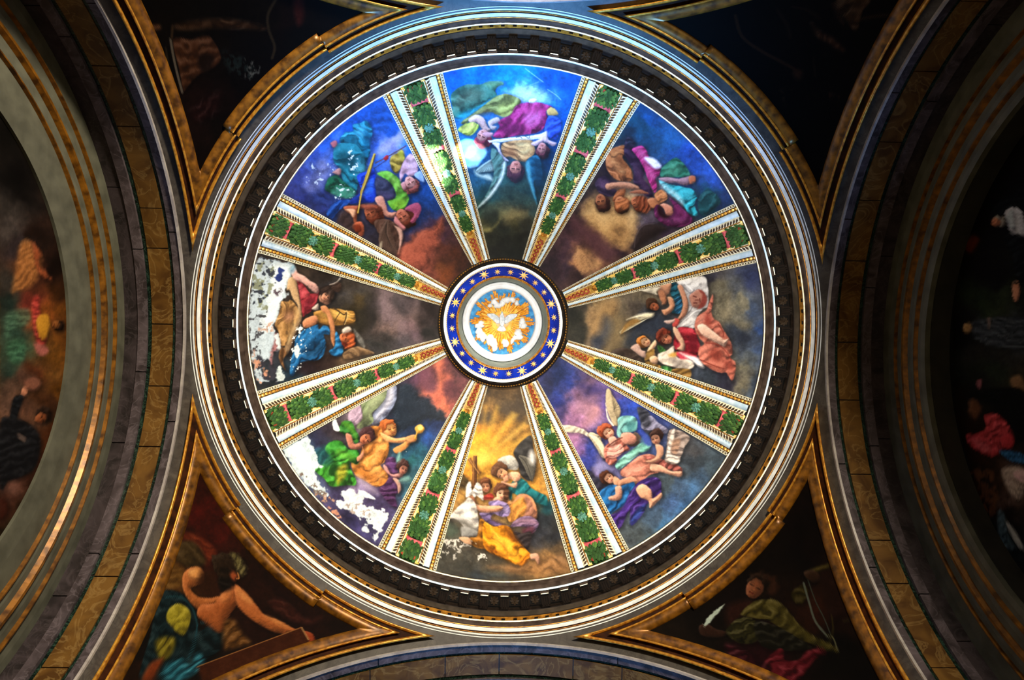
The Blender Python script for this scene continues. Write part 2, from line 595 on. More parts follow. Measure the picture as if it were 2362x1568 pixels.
dp = PI / NM
mb_cap = mb_mod = None
for k in range(NM):
    pc = PH0 + 2 * PI * k / NM
    if k == 0:
        # bracket with three flutes below and a light cap at the inner end
        mb = MB()
        hb, ht = 13.33, 13.47
        ring_box(mb, 0, -dp * .40, dp * .40, 657 * 13.43 / hb, 632 * 13.4 / hb, hb + .03, ht)
        for f0, f1 in ((-.40, -.30), (-.14, -.05), (.05, .14), (.30, .40)):
            ring_box(mb, 0, dp * f0, dp * f1, 656 * 13.43 / hb, 634 * 13.4 / hb, hb, hb + .031)
        ring_box(mb, 0, -dp * .40, dp * .40, 660.5, 656.5, hb, hb + .031)
        ring_box(mb, 0, -dp * .40, dp * .40, 638, 635.5, hb, hb + .031)
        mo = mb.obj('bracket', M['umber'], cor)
        mb = MB()
        ring_box(mb, 0, -dp * .38, dp * .38, 631.0, 629.2, hb + .02, ht - .05)
        cp = mb.obj('bracket_cap', M['ivory'], cor)
        mb = MB()
        ring_box(mb, 0, -dp * .47, dp * .47, 628.2, 623.5, hb + .05, ht)
        ca = mb.obj('bracket_shelf', M['brown'], cor)
        rs = rosette_mb(dp, 640, 13.455, .088).obj('rosette', M['umber2'], cor)
        mb = MB()
        for x0, x1, y0, y1 in ((-.62, .62, 654, 652), (-.62, .62, 628, 626), (-.62, -.54, 652, 628), (.54, .62, 652, 628)):
            ring_box(mb, dp, dp * x0, dp * x1, y0, y1, 13.435, 13.47)
        cf = mb.obj('coffer_rim', M['umber'], cor)
        protos = (mo, cp, ca, rs, cf)
        for o in protos:
            o.rotation_euler.z = pc
    else:
        for o in protos:
            c = o.copy()
            col.objects.link(c)
            c.rotation_euler.z = pc
# small dentils of the lower frieze, seen as dark notches
mb = MB()
for k in range(168):
    pc = PH0 + 2 * PI * k / 168 + rng.random() * .006
    ring_box(mb, pc, -.006, .006, 686.5, 682.5, 13.115, 13.155)
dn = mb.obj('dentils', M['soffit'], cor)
dn['kind'] = 'stuff'

# ------------------------------------------------------------------ dome geometry
def psi_of_rho(rho, R=RD):
    k = rho / FPX
    A, B, C = 1 + k * k, -2 * HC, HC * HC - R * R
    h = (-B + math.sqrt(B * B - 4 * A * C)) / (2 * A)
    return math.asin(min(1, (h - HC) / R))


def rib_half(psi):
    r = RD * math.cos(psi)
    f = min(1, max(0, (1 - r / 5.3) / (1 - 1.73 / 5.3)))
    return .1236 + (.146 - .1236) * f


def dome(phi, psi, d=0.0):
    R = RD - d
    return (R * math.cos(psi) * math.cos(phi), R * math.cos(psi) * math.sin(phi), HC + R * math.sin(psi))

# ------------------------------------------------------------------ the frescoes: pigment plan
# Pigments are laid out on one flat plan of the whole vault (the working drawing), then carried to the plaster.
PW, PH = 2362, 1568
plan = np.full((PH, PW, 3), .12, np.float32)
_nz = {}


def noise(scale, seed=0):
    k = (scale, seed)
    if k not in _nz:
        r = np.random.default_rng(100 + seed * 17 + int(scale * 10))
        out = np.zeros((PH, PW), np.float32)
        amp, tot, sc = 1.0, 0, scale
        for o in range(4):
            gh, gw = int(PH / sc) + 3, int(PW / sc) + 3
            g = r.random((gh, gw)).astype(np.float32)
            y, x = np.arange(PH) / sc, np.arange(PW) / sc
            yi, xi = y.astype(int), x.astype(int)
            fy, fx = (y - yi), (x - xi)
            fy, fx = (fy * fy * (3 - 2 * fy))[:, None], (fx * fx * (3 - 2 * fx))[None]
            a = g[yi][:, xi] * (1 - fx) + g[yi][:, xi + 1] * fx
            b = g[yi + 1][:, xi] * (1 - fx) + g[yi + 1][:, xi + 1] * fx
            out += amp * (a * (1 - fy) + b * fy)
            tot += amp
            amp *= .55
            sc = max(1.5, sc * .5)
        out /= tot
        out = (out - out.mean()) / (out.std() * 3.2) * .5 + .5
        _nz[k] = np.clip(out, 0, 1).astype(np.float32)
    return _nz[k]


def hx(h):
    return np.array([int(h[i:i + 2], 16) for i in (0, 2, 4)], np.float32) / 255


def smooth_pts(p, closed=True, k=5):
    p = np.asarray(p, float)
    n = len(p)
    out = []
    rngi = range(n if closed else n - 1)
    for i in rngi:
        if closed:
            a, b, c, d = p[i - 1], p[i], p[(i + 1) % n], p[(i + 2) % n]
        else:
            a, b, c, d = p[max(i - 1, 0)], p[i], p[i + 1], p[min(i + 2, n - 1)]
        for j in range(k):
            t = j / k
            out.append(.5 * ((2 * b) + (-a + c) * t + (2 * a - 5 * b + 4 * c - d) * t * t + (-a + 3 * b - 3 * c + d) * t ** 3))
    if not closed:
        out.append(p[-1])
    return np.array(out)


def box(pts, pad):
    x0, y0 = np.floor(pts.min(0) - pad).astype(int)
    x1, y1 = np.ceil(pts.max(0) + pad).astype(int) + 1
    return max(x0, 0), max(y0, 0), min(x1, PW), min(y1, PH)


def sdf(pts, X, Y, closed=True):
    d2 = np.full(X.shape, 1e12, np.float32)
    ins = np.zeros(X.shape, bool)
    n = len(pts)
    for i in range(n if closed else n - 1):
        ax, ay = pts[i]
        bx, by = pts[(i + 1) % n]
        ex, ey = bx - ax, by - ay
        L = ex * ex + ey * ey + 1e-9
        t = np.clip(((X - ax) * ex + (Y - ay) * ey) / L, 0, 1)
        d2 = np.minimum(d2, (X - ax - t * ex) ** 2 + (Y - ay - t * ey) ** 2)
        if closed and ay != by:
            cr = ((Y < ay) != (Y < by))
            ins ^= cr & (X < ax + (Y - ay) * ex / (ey if ey else 1e-9))
    d = np.sqrt(d2)
    return np.where(ins, d, -d) if closed else d


def lay(sl, mask, c):
    plan[sl] = plan[sl] * (1 - mask[..., None]) + c * mask[..., None]


def fill(pts, c, o, sm=True):
    """one painted shape: modelling (r), folds (f), soft edge (s), broken paint (t), alpha (a)"""
    s = float(o.get('s', 1.5))
    P = smooth_pts(pts) if sm else np.asarray(pts, float)
    x0, y0, x1, y1 = box(P, s + 11)
    if x1 <= x0 or y1 <= y0:
        return
    Y, X = np.mgrid[y0:y1, x0:x1].astype(np.float32)
    sl = (slice(y0, y1), slice(x0, x1))
    if 'e' in o:     # ragged edge
        e = float(o['e'])
        wob = (noise(7, 3)[sl] - .5) * 2 * e + (noise(22, 4)[sl] - .5) * 2 * e
    else:
        wob = (noise(5, 3)[sl] - .5) * 1.6
    sd = sdf(P, X, Y) + wob
    mask = np.clip(.5 + sd / (2 * s), 0, 1) * float(o.get('a', 1))
    if 't' in o:
        mask = mask * np.clip((noise(float(o.get('tn', 9)), int(o.get('ts', 6)))[sl] - float(o['t'])) * 14, 0, 1)
    if ('r' in o or 'f' in o) and np.ptp(P, axis=0).min() > 14 and 't' not in o and float(o.get('a', 1)) == 1:
        # the painter's shade behind the figure
        sh = np.clip((sdf(P, X - 2.5, Y - 3.0) + 7) / 9, 0, 1) * .42
        lay(sl, sh, plan[sl] * np.array([.25, .22, .22], np.float32))
    v = (noise(4, 1)[sl] - .5) * .28 + (noise(16, 2)[sl] - .5) * .34
    if 'f' in o:
        th, lam, amp = [float(q) for q in o['f'].split(',')]
        th = math.radians(th)
        p = X * math.cos(th) + Y * math.sin(th)
        lam *= 1.75
        p = p + (noise(90, 5)[sl] - .5) * lam * 3.0 + (noise(24, 7)[sl] - .5) * lam * .9
        w = np.sin(2 * PI * p / lam)
        w = np.where(w > 0, np.abs(w) ** 1.8, -np.abs(w) ** .8 * .8) * (.25 + 1.2 * noise(30, 8)[sl])
        w = w + .55 * np.sin(2 * PI * p / (lam * .41) + 5 * noise(40, 8)[sl]) * np.clip(noise(26, 15)[sl] * 2 - .7, 0, 1)
        v = v + w * amp * 1.15
    if 'r' in o:
        rr = [float(q) for q in o['r'].split(',')]
        R, k = rr[0], (rr[1] if len(rr) > 1 else .5) * (.6 if 'f' in o else .85)
        ang = math.radians(rr[2] if len(rr) > 2 else 235)
        dd = np.clip(sd / R, 0, 1)
        H = np.sqrt(np.clip(1 - (1 - dd) ** 2, 0, 1)) * R
        gy, gx = np.gradient(H)
        c0, sz = P.mean(0), max(8.0, float(np.ptp(P, axis=0).max()))
        glob = ((X - c0[0]) * math.cos(ang) + (Y - c0[1]) * math.sin(ang)) / sz
        v = v - k * np.clip(gx * math.cos(ang) + gy * math.sin(ang), -1.0, 1.0) * .75 * (.6 + .8 * noise(20, 16)[sl]) + k * .75 * glob
    v = v[..., None]
    dark = c * np.array([.22, .20, .24], np.float32)
    lite = np.clip(c * 1.18 + .17, 0, 1)
    colr = np.where(v < 0, c + (c - dark) * np.maximum(v, -1), c + (lite - c) * np.minimum(v * .85, 1))
    lay(sl, mask, colr.astype(np.float32))


def line(pts, c, o):
    w = float(o.get('w', 2))
    s = float(o.get('s', .8))
    P = smooth_pts(pts, False) if len(pts) > 2 else np.asarray(pts, float)
    x0, y0, x1, y1 = box(P, w + s + 2)
    if x1 <= x0 or y1 <= y0:
        return
    Y, X = np.mgrid[y0:y1, x0:x1].astype(np.float32)
    sl = (slice(y0, y1), slice(x0, x1))
    d = sdf(P, X, Y, False)
    if o.get('r'):
        sd = w / 2 - d
        v = -.35 * (1 - np.clip(sd / (w / 2), 0, 1))[..., None]
        cc = np.clip(c * (1 + v), 0, 1)
    else:
        cc = c
    mask = np.clip(.5 + (w / 2 - d) / (2 * s), 0, 1) * float(o.get('a', 1))
    lay(sl, mask, cc)


def ell(x, y, rx, ry, ang):
    t = np.linspace(0, 2 * PI, 20, endpoint=False)
    a = math.radians(ang)
    return np.c_[x + rx * np.cos(t) * math.cos(a) - ry * np.sin(t) * math.sin(a), y + rx * np.cos(t) * math.sin(a) + ry * np.sin(t) * math.cos(a)]


def head(x, y, R, up, skin, hair, turn=0.0, o=None):
    """painted head: hair mass, face, brows, eyes, nose, mouth; up = direction of the crown in degrees"""
    o = o or {}
    u = np.array([math.cos(math.radians(up)), math.sin(math.radians(up))])
    v = np.array([-u[1], u[0]])
    c = np.array([x, y])
    h = c + u * R * .22 - v * turn * R * .35
    fill(ell(*h, R * 1.02, R * .98, up), hx(hair), dict(r='%f,.6' % (R * .7), e=R * .16, s=1))
    f = c - u * R * .22 + v * turn * R * .28
    fill(ell(*f, R * .80, R * .62, up), hx(skin), dict(r='%f,.55' % (R * .6), s=1))
    dk = hx(hair) * .45
    for sd in (-1, 1):
        e = f + u * R * .10 + v * (sd * R * .26 + turn * R * .16)
        line([e - v * R * .13, e + v * R * .13], dk, dict(w=max(1.3, R * .12), s=.7, a=.85))
        b = e + u * R * .17
        line([b - v * R * .17, b + v * R * .17], hx(skin) * .55, dict(w=max(1, R * .08), s=.6, a=.6))
    n0 = f + v * turn * R * .2
    line([n0 + u * R * .08, n0 - u * R * .2 + v * R * .04], np.clip(hx(skin) * 1.18 + .05, 0, 1), dict(w=max(1.2, R * .11), s=.7, a=.8))
    line([n0 - u * R * .24 - v * R * .08, n0 - u * R * .24 + v * R * .1], hx(skin) * .5, dict(w=max(1, R * .07), s=.6, a=.7))
    mo = n0 - u * R * .42
    line([mo - v * R * .15, mo + v * R * .15], np.array([.5, .16, .13]) * (hx(skin).mean() + .25), dict(w=max(1.2, R * .1), s=.6, a=.8))
    # locks over the brow
    fr = f + u * R * .62
    fill([fr - v * R * .6 - u * R * .25, fr - v * R * .25 + u * R * .0, fr + v * R * .3 - u * R * .02, fr + v * R * .62 - u * R * .25,
          fr + v * R * .5 + u * R * .5, fr - v * R * .5 + u * R * .5], hx(hair), dict(r='%f,.6' % (R * .4), e=R * .12, s=.8))
    if o.get('beard'):
        bb = f - u * R * .55
        fill(ell(*bb, R * .42, R * .5, up), hx(hair), dict(r='%f,.5' % (R * .4), e=R * .12))


def backdrop(clip, pts, cols, o):
    """sky and cloud colours blended between samples inside the clip outline"""
    P = np.asarray(clip, float)
    x0, y0, x1, y1 = box(P, 2)
    st = 3
    ys, xs = np.arange(y0, y1, st), np.arange(x0, x1, st)
    Y, X = np.meshgrid(ys, xs, indexing='ij')
    wx = (noise(60, 9)[ys][:, xs] - .5) * 46 + (noise(20, 10)[ys][:, xs] - .5) * 18
    wy = (noise(60, 11)[ys][:, xs] - .5) * 46 + (noise(20, 12)[ys][:, xs] - .5) * 18
    num = np.zeros(X.shape + (3,))
    den = np.zeros(X.shape)
    for (px, py), c in zip(pts, cols):
        w = 1 / (((X + wx - px) ** 2 + (Y + wy - py) ** 2) + 60) ** 1.7
        num += w[..., None] * c
        den += w
    c = (num / den[..., None]).astype(np.float32)
    c = np.repeat(np.repeat(c, st, 0), st, 1)[:y1 - y0, :x1 - x0]
    # soften the blocks
    for ax_ in (0, 1):
        c = (np.roll(c, 1, ax_) + c + np.roll(c, -1, ax_)) / 3
    sl = (slice(y0, y1), slice(x0, x1))
    v = (noise(4, 17)[sl] - .5) * .28 + (noise(12, 13)[sl] - .5) * .38 + (noise(40, 14)[sl] - .5) * .5
    c = np.clip(c * (1 + v[..., None]), 0, 1)
    Yf, Xf = np.mgrid[y0:y1, x0:x1].astype(np.float32)
    mask = (sdf(P, Xf, Yf) > 0).astype(np.float32)
    lay(sl, mask, c)


def parse_opts(tok):
    return dict(t.split('=', 1) for t in tok)


def paint(ox, oy, sc, text, clip=None):
    """ox, oy, sc: where the sheet lies on the plan and its scale"""
    T = lambda x, y: (ox + float(x) / sc, oy + float(y) / sc)
    for ln in text.strip().splitlines():
        ln = ln.strip()
        if not ln or ln[0] == '#':
            continue
        hd, _, tl = ln.partition(':')
        tk = hd.split()
        kind = tk[0]
        if kind == 'B':
            pts, cs = [], []
            for w in tl.split():
                x, y, c = w.split(',')
                pts.append(T(x, y))
                cs.append(hx(c))
            backdrop(clip, pts, cs, {})
        elif kind in 'PQ':
            fill([T(*w.split(',')) for w in tl.split()], hx(tk[1]), parse_opts(tk[2:]), kind == 'P')
        elif kind == 'L':
            o = parse_opts(tk[2:])
            o['w'] = max(1.3, float(o.get('w', 2)) * .62)
            line([T(*w.split(',')) for w in tl.split()], hx(tk[1]), o)
        elif kind == 'E':
            x, y, rx, ry, an = [float(q) for q in tl.replace(',', ' ').split()]
            fill(ell(*T(x, y), rx / sc, ry / sc, an), hx(tk[1]), parse_opts(tk[2:]))
        elif kind == 'H':
            q = tl.replace(',', ' ').split()
            head(*T(q[0], q[1]), float(q[2]) / sc, float(q[3]), tk[1], tk[2], float(q[4]) if len(q) > 4 else 0, parse_opts(tk[3:]))
        elif kind == 'K':   # wing: feathers fanning from the shoulder along a leading edge
            q = [T(*w.split(',')) for w in tl.split()]
            o = parse_opts(tk[2:])
            root, tip, low = [np.array(z) for z in q[:3]]
            fill([root, root * .45 + tip * .55 + (tip - low) * .18, tip, tip * .4 + low * .6 + (tip - root) * .12, low, root * .6 + low * .4], hx(tk[1]), dict(r='9,.5', s=1))
            n = int(o.get('n', 9))
            for i in range(n):
                f = (i + .5) / n
                b = root * (1 - f * .5) + (tip * .8 + low * .2) * f * .5
                e = tip * (1 - f) + low * f
                e = e + (e - root) * .08 * math.sin(f * 9)
                line([b, (b + e) / 2 + (tip - low) * .05, e], hx(tk[1]) * .42, dict(w=1.1, a=.65))
                line([b + 1.6, (b + e) / 2 + (tip - low) * .05 + 1.6, e + 1.6], np.clip(hx(tk[1]) * 1.25 + .08, 0, 1), dict(w=1.0, a=.45))

PANELS = {}
# right: woman in red holding up a white cloth
PANELS[0] = (1280, 600, 4.3558, '''
B: 160,560,26261f 300,480,34302a 250,700,2a2a24 420,800,3c3c42 420,600,8c7250 480,470,86704e 650,420,5f5545 600,650,6f5f44 540,900,6a5a40 700,600,554c3e 800,470,4a423a 900,720,2f323a 1000,620,303642 1000,850,3a3834 740,780,3f3d39 900,340,6e6350 1640,300,6e6856 1580,200,3c3a46 1750,460,7c745e 1700,560,847a62 1830,330,565a60 2000,150,3a4468 1980,450,46546c 2060,700,3a5688 1900,640,837c68 1820,800,343c4a 1900,1000,5a6268 1830,1220,7d7662 1960,1250,4a5a6e 1700,1250,282634 1500,1200,3a424c 1640,1130,262632 1550,1300,2a2836 2000,950,485a78 1840,1060,8a846e 1930,860,4a5668 1890,420,8a836c
P 9b7c52 s=9 a=.85 r=16,.35 : 540,380 440,480 400,600 340,740 320,870 375,880 375,800 430,740 490,720 510,620 590,560 640,470 620,390
P 7b6a4c s=12 a=.7 : 620,560 540,760 500,900 640,880 700,740 720,600
P 38404e s=14 a=.8 : 500,580 540,600 560,690 520,760 440,840 380,860 370,800 430,760 470,680
P 2d3440 s=12 a=.85 : 740,760 800,660 900,600 1050,600 1180,650 1180,720 1080,740 1010,800 930,740 850,740 830,830 740,850
K d8cfa8 n=7 : 985,545 655,735 780,600
P e6dcb8 s=3 r=8,.4 : 1000,530 900,530 800,560 720,600 760,590 860,580 960,580
P 8a6a3a s=3 : 780,590 700,650 665,740 740,680 800,650 860,610
P 1d5a6a f=80,9,.5 : 1170,225 1230,240 1260,330 1290,450 1220,530 1170,520 1190,420 1160,330
P 245d7c f=60,8,.5 : 1195,430 1240,360 1280,430 1270,520 1210,530
P c08a6a r=10,.6 : 1170,235 1150,320 1120,360 1125,420 1075,450 1080,380 1040,340 1030,280 1080,250
P c98f6c r=9,.7 : 1130,370 1180,380 1205,440 1190,500 1140,540 1100,550 1070,500 1110,490 1150,460 1140,420
P b47a58 r=7,.6 : 1060,300 1100,330 1120,420 1090,440 1040,350
H a8603e 3c2414 : 985,455 62 195 -.5
P cfc6ae r=8,.5 f=20,10,.2 : 870,305 960,280 1060,270 1020,320 1030,350 960,330
P e4e0da f=70,14,.25 r=10,.3 : 1225,215 1330,180 1500,165 1535,260 1545,380 1535,470 1490,490 1430,560 1400,680 1300,670 1230,680 1240,610 1330,520 1340,420 1290,300
P b7b4b2 s=3 a=.8 : 1260,260 1330,320 1350,420 1330,500 1370,380 1330,270
L 77757a w=3 a=.7 : 1270,250 1360,330 1400,300
L 8a878a w=4 a=.7 : 1240,620 1350,520 1380,470
L fbfaf6 w=5 a=.8 : 1250,650 1400,520 1470,500
L fbfaf6 w=4 a=.8 : 1300,230 1380,300
P b07a66 r=8,.5 s=2 : 1350,360 1390,320 1450,295 1500,330 1525,390 1500,460 1440,480 1390,470 1360,420
P 8c4238 s=2 e=2 : 1440,295 1500,320 1530,390 1490,470 1430,490 1470,420 1480,350
L 5a2a24 w=4 : 1390,360 1420,370
L 5a2a24 w=4 : 1395,430 1425,430
L 6b352e w=3 : 1410,400 1450,400
L 6b352e w=4 : 1455,385 1460,420
P c0886a r=8,.6 : 1230,260 1270,250 1310,330 1340,440 1320,540 1250,610 1220,600 1260,540 1285,440 1260,340
P c25048 r=5,.5 : 1225,585 1250,610 1240,650 1200,680 1180,650 1195,590
P 9a2430 f=100,12,.6 r=14,.4 : 1230,690 1300,670 1400,700 1440,800 1460,880 1430,960 1350,960 1260,930 1200,880 1195,790
P c03b46 s=5 a=.8 : 1240,700 1320,690 1370,730 1290,740
P 5e1420 s=5 a=.8 : 1340,760 1420,780 1440,880 1380,930 1350,860
P c9a084 r=9,.7 : 1190,670 1230,690 1270,760 1310,850 1290,920 1230,890 1260,850 1220,780 1190,720
H c07a5c 6a2c1c : 1105,775 80 210 -.3
P 6e2c1c s=3 e=2 f=20,8,.4 : 1050,740 1110,690 1160,720 1130,740 1080,760 1045,820
H d8a47c b4702e : 895,820 66 215 .4
P d8b08c r=8,.6 : 930,900 980,830 1010,800 1020,850 990,900 1010,960 960,1000 930,960
P 8a6a34 f=40,10,.5 r=10,.4 : 910,940 960,900 1000,900 980,980 940,1010 1010,1040 1060,1060 1080,1120 1000,1110 930,1080 900,1010
P d2ac8a r=9,.6 : 950,980 1000,960 1040,990 1020,1040 970,1030
P b89a8c r=9,.4 : 760,880 830,840 870,900 910,920 900,980 820,940
P 3a2f28 r=14,.4 f=30,14,.2 : 560,940 620,890 720,885 800,920 860,990 905,1070 800,1050 680,1000
P 3c6a34 f=50,9,.6 : 1030,860 1080,870 1130,920 1170,900 1160,960 1100,960 1050,930
P 3d7a3c f=10,9,.6 : 1075,1060 1170,1080 1160,1140 1080,1120
P d9cbb8 r=12,.5 f=60,16,.3 : 1040,940 1120,910 1190,860 1200,930 1240,980 1330,990 1400,1040 1370,1090 1290,1095 1180,1070 1080,1040 1040,1000
P 8a8078 s=6 a=.7 : 1180,990 1280,1010 1340,1060 1240,1080 1190,1040
P cfa04c s=3 a=.9 : 1140,950 1220,920 1240,950 1180,975
P d4485a s=3 : 1220,930 1290,920 1400,960 1440,1000 1340,990 1260,990
P f6ece4 s=3 a=.95 : 1250,925 1330,950 1440,985 1480,1050 1400,1020 1310,970
P e8e2dc s=3 r=5,.4 : 1390,1010 1470,1020 1500,1080 1440,1060
P 7a5c2e f=80,9,.5 : 1190,1090 1360,1100 1350,1190 1260,1180 1180,1140
P c0705c f=75,12,.4 r=12,.4 : 1585,340 1590,420 1570,520 1600,590 1650,620 1680,680 1720,740 1770,830 1785,930 1760,980 1810,1020 1815,1100 1780,1210 1720,1130 1660,1130 1560,1090 1480,1030 1440,950 1450,880 1500,840 1450,780 1410,700 1410,610 1450,550 1520,500 1550,420
P 9a4236 s=5 a=.75 : 1500,590 1540,540 1570,600 1560,660 1520,650
P 8f3c30 s=6 a=.7 : 1570,880 1650,900 1680,980 1600,1010 1550,950
P a24a3c s=6 a=.7 : 1690,1020 1760,1010 1790,1090 1740,1100
P dd8c78 s=6 a=.7 : 1460,880 1530,850 1600,860 1530,920 1470,940
P e09a88 s=5 a=.6 : 1430,620 1480,560 1500,600 1450,680
P e0b8a0 r=12,.7 : 1430,660 1490,640 1560,690 1650,760 1700,800 1740,790 1730,830 1700,870 1640,840 1560,800 1470,740
L 7a3026 w=4 a=.8 : 1640,640 1690,720 1690,770
L 7a3026 w=4 a=.7 : 1460,1000 1600,1060 1700,1090
L 8a3a30 w=5 a=.7 : 1520,830 1640,850 1720,920 1770,1000
P c8a89a r=6,.5 : 1095,610 1160,600 1210,590 1190,630 1130,640
''')
# lower right: angel in pink with sea green sash
PANELS[1] = (1180, 840, 3.1357, '''
B: 250,130,272c4c 350,60,22305c 330,180,2c3a78 300,260,28306a 420,110,2c3c80 500,120,5a4a68 560,150,8a6a7c 460,200,7c5c78 480,280,96708a 550,300,a07484 620,220,4e4274 700,230,5a4c82 580,200,3e3668 420,380,8a6280 540,380,a07888 600,340,a87c84 500,480,9c7090 440,540,8a6288 480,600,7a5a8a 560,620,34408c 520,680,36408a 600,580,4050a0 660,320,5a4a88 800,280,3a4a9c 860,320,2e48a0 950,480,3850a8 600,740,8a7aa6 640,720,7a76a8 560,800,3a3a4a 620,870,2c2e38 960,600,4a5c8c 1100,860,4c5a62 1250,780,4a545c 1300,600,4a4a4c 1400,640,46525a 1300,700,343a40 1200,900,4a607a 1150,1000,4a6690 1300,900,46688c 1050,1100,46586c 1250,1050,446c98 1100,1150,447096 900,1200,4a5254 850,1280,50585c 1000,1230,485c66 1450,720,465660 1150,800,505a5e
P b08498 s=10 a=.6 : 560,220 660,170 640,250 560,330 480,360 440,320 500,250
P 3a3468 s=8 a=.7 : 500,140 600,150 680,180 640,220 560,200 510,180
P c08c90 s=10 a=.6 : 560,360 640,300 600,420 520,440
P 242450 s=8 a=.6 : 330,420 380,330 370,450 340,470
P 8c88b0 s=6 a=.7 r=10,.3 : 590,740 660,710 720,740 700,790 640,800
K b0a080 n=7 : 760,440 690,180 790,330
P b8a888 r=6,.4 : 690,180 720,200 740,330 770,430 740,440 700,360 680,270
P e8e0cc s=1 : 680,280 700,380 740,440 725,440 690,380
P c4baa6 r=8,.4 f=60,7,.3 : 345,450 420,440 520,470 580,520 640,580 670,640 660,680 620,620 570,540 500,500 400,490
K c8b898 n=8 : 640,520 560,520 680,680
P d8ccb0 s=2 r=6,.4 : 560,510 600,560 640,620 670,680 690,640 650,560 610,520
P 3a3c48 r=12,.4 f=70,9,.3 : 910,310 990,340 1020,420 1060,470 1000,520 950,470 930,400
P 8a88a0 r=10,.5 f=60,10,.3 : 1000,370 1060,420 1130,470 1110,500 1030,480 950,470 940,430
P 2e3038 s=4 a=.8 f=70,8,.4 : 925,330 980,350 1010,430 960,460 930,400
P 6fa8a4 f=30,10,.55 r=10,.4 : 770,390 830,370 890,380 910,420 900,480 860,490 810,500 790,540 760,500 770,440
P 9cc8c0 s=4 a=.7 : 790,400 850,380 800,430 780,520 765,500 775,430
P 3e7478 s=4 a=.7 : 830,430 890,420 890,470 840,480
P 5a4a40 r=8,.4 : 890,490 940,540 900,590 840,580
P b86c5c f=60,9,.5 r=12,.4 : 700,570 790,530 830,580 850,620 760,650 760,700 720,730 680,700 670,620
P e0a090 f=60,9,.4 r=8,.3 : 710,600 790,580 810,630 740,680 690,660
P c88c78 r=10,.6 : 800,500 860,495 905,530 890,570 830,580 790,545
H d8a488 9a4a2c : 690,490 56 225 .2
P d0a08c r=6,.5 : 700,540 740,520 760,550 720,590
L 4a2420 w=4 a=.8 : 690,600 740,560 800,530
P 74b0a0 f=65,10,.55 r=12,.4 : 750,730 800,670 880,610 950,560 1010,560 990,620 920,650 860,700 780,760
P 9cd0c0 s=4 a=.6 : 780,720 860,650 940,600 900,660 820,720
P 4a6c88 s=4 a=.8 : 930,550 980,500 1000,560 960,580
P c07c68 f=55,13,.45 r=14,.4 : 790,770 860,710 930,660 1010,650 1080,690 1110,740 1070,780 1000,800 940,850 890,870 850,820 800,810
P dea28c s=6 a=.6 : 800,790 900,730 960,740 880,800
P a05a50 f=50,9,.5 r=8,.4 : 950,660 1060,680 1160,710 1230,750 1220,780 1130,760 1040,720
P d8a488 r=9,.6 : 1010,720 1080,730 1150,770 1230,775 1220,815 1150,800 1080,780 1010,770
P 9a8a80 f=100,8,.5 : 1140,480 1220,480 1290,530 1250,600 1230,660 1180,720 1110,700 1120,620
P dcd2c4 f=95,7,.4 s=2 : 1120,640 1150,500 1180,470 1170,560 1150,640 1220,680 1190,720 1120,690
P b08a70 f=95,7,.4 s=3 a=.8 : 1160,560 1220,540 1200,640 1160,640
H b08068 3a2620 : 1045,530 52 250 -.5
P c49478 r=8,.6 : 1040,580 1090,590 1100,640 1070,690 1010,715 970,700 1030,680 1050,640
P 3a4a9c s=3 a=.8 : 940,480 1000,530 1010,590 960,570
P 2e2c3a r=10,.3 f=60,8,.3 : 520,770 580,780 620,840 680,880 640,920 600,890
H c89478 4a2818 : 695,820 52 220 .2
P c49070 r=6,.5 : 740,810 790,840 780,880 740,870
P b88468 r=8,.6 : 780,840 860,810 910,840 880,870 800,870 790,940 740,985 700,960 760,920 770,870
P 1c5c94 f=50,10,.6 r=12,.4 : 650,910 720,870 790,880 880,850 890,890 850,930 840,1000 760,1050 690,1090 640,1010 620,960
P 2a74b0 s=4 a=.7 f=50,8,.4 : 650,920 710,900 700,960 730,990 660,1000
P c8927a r=10,.7 : 750,890 790,880 800,940 780,980 720,985 700,960 750,940
P 3a2468 f=55,10,.55 r=12,.4 : 900,870 960,830 1040,815 1080,850 1080,930 1050,960 990,1000 950,1080 880,1160 860,1150 850,1060 780,1190 720,1130 700,1100 800,1050 840,960
P 5a3a98 s=4 a=.7 f=60,8,.4 : 850,980 890,960 860,1040 800,1080 740,1120 790,1050
P 2a4488 s=4 a=.8 f=60,8,.4 : 900,1060 970,1010 930,1100 870,1160 860,1130
P 2c1c4c s=3 a=.7 : 1010,830 1070,850 1050,920 1000,870
P d29c7c r=12,.7 : 900,900 950,865 1010,910 1020,970 1080,930 1085,960 1040,1010 1000,1040 990,990 930,960
''')
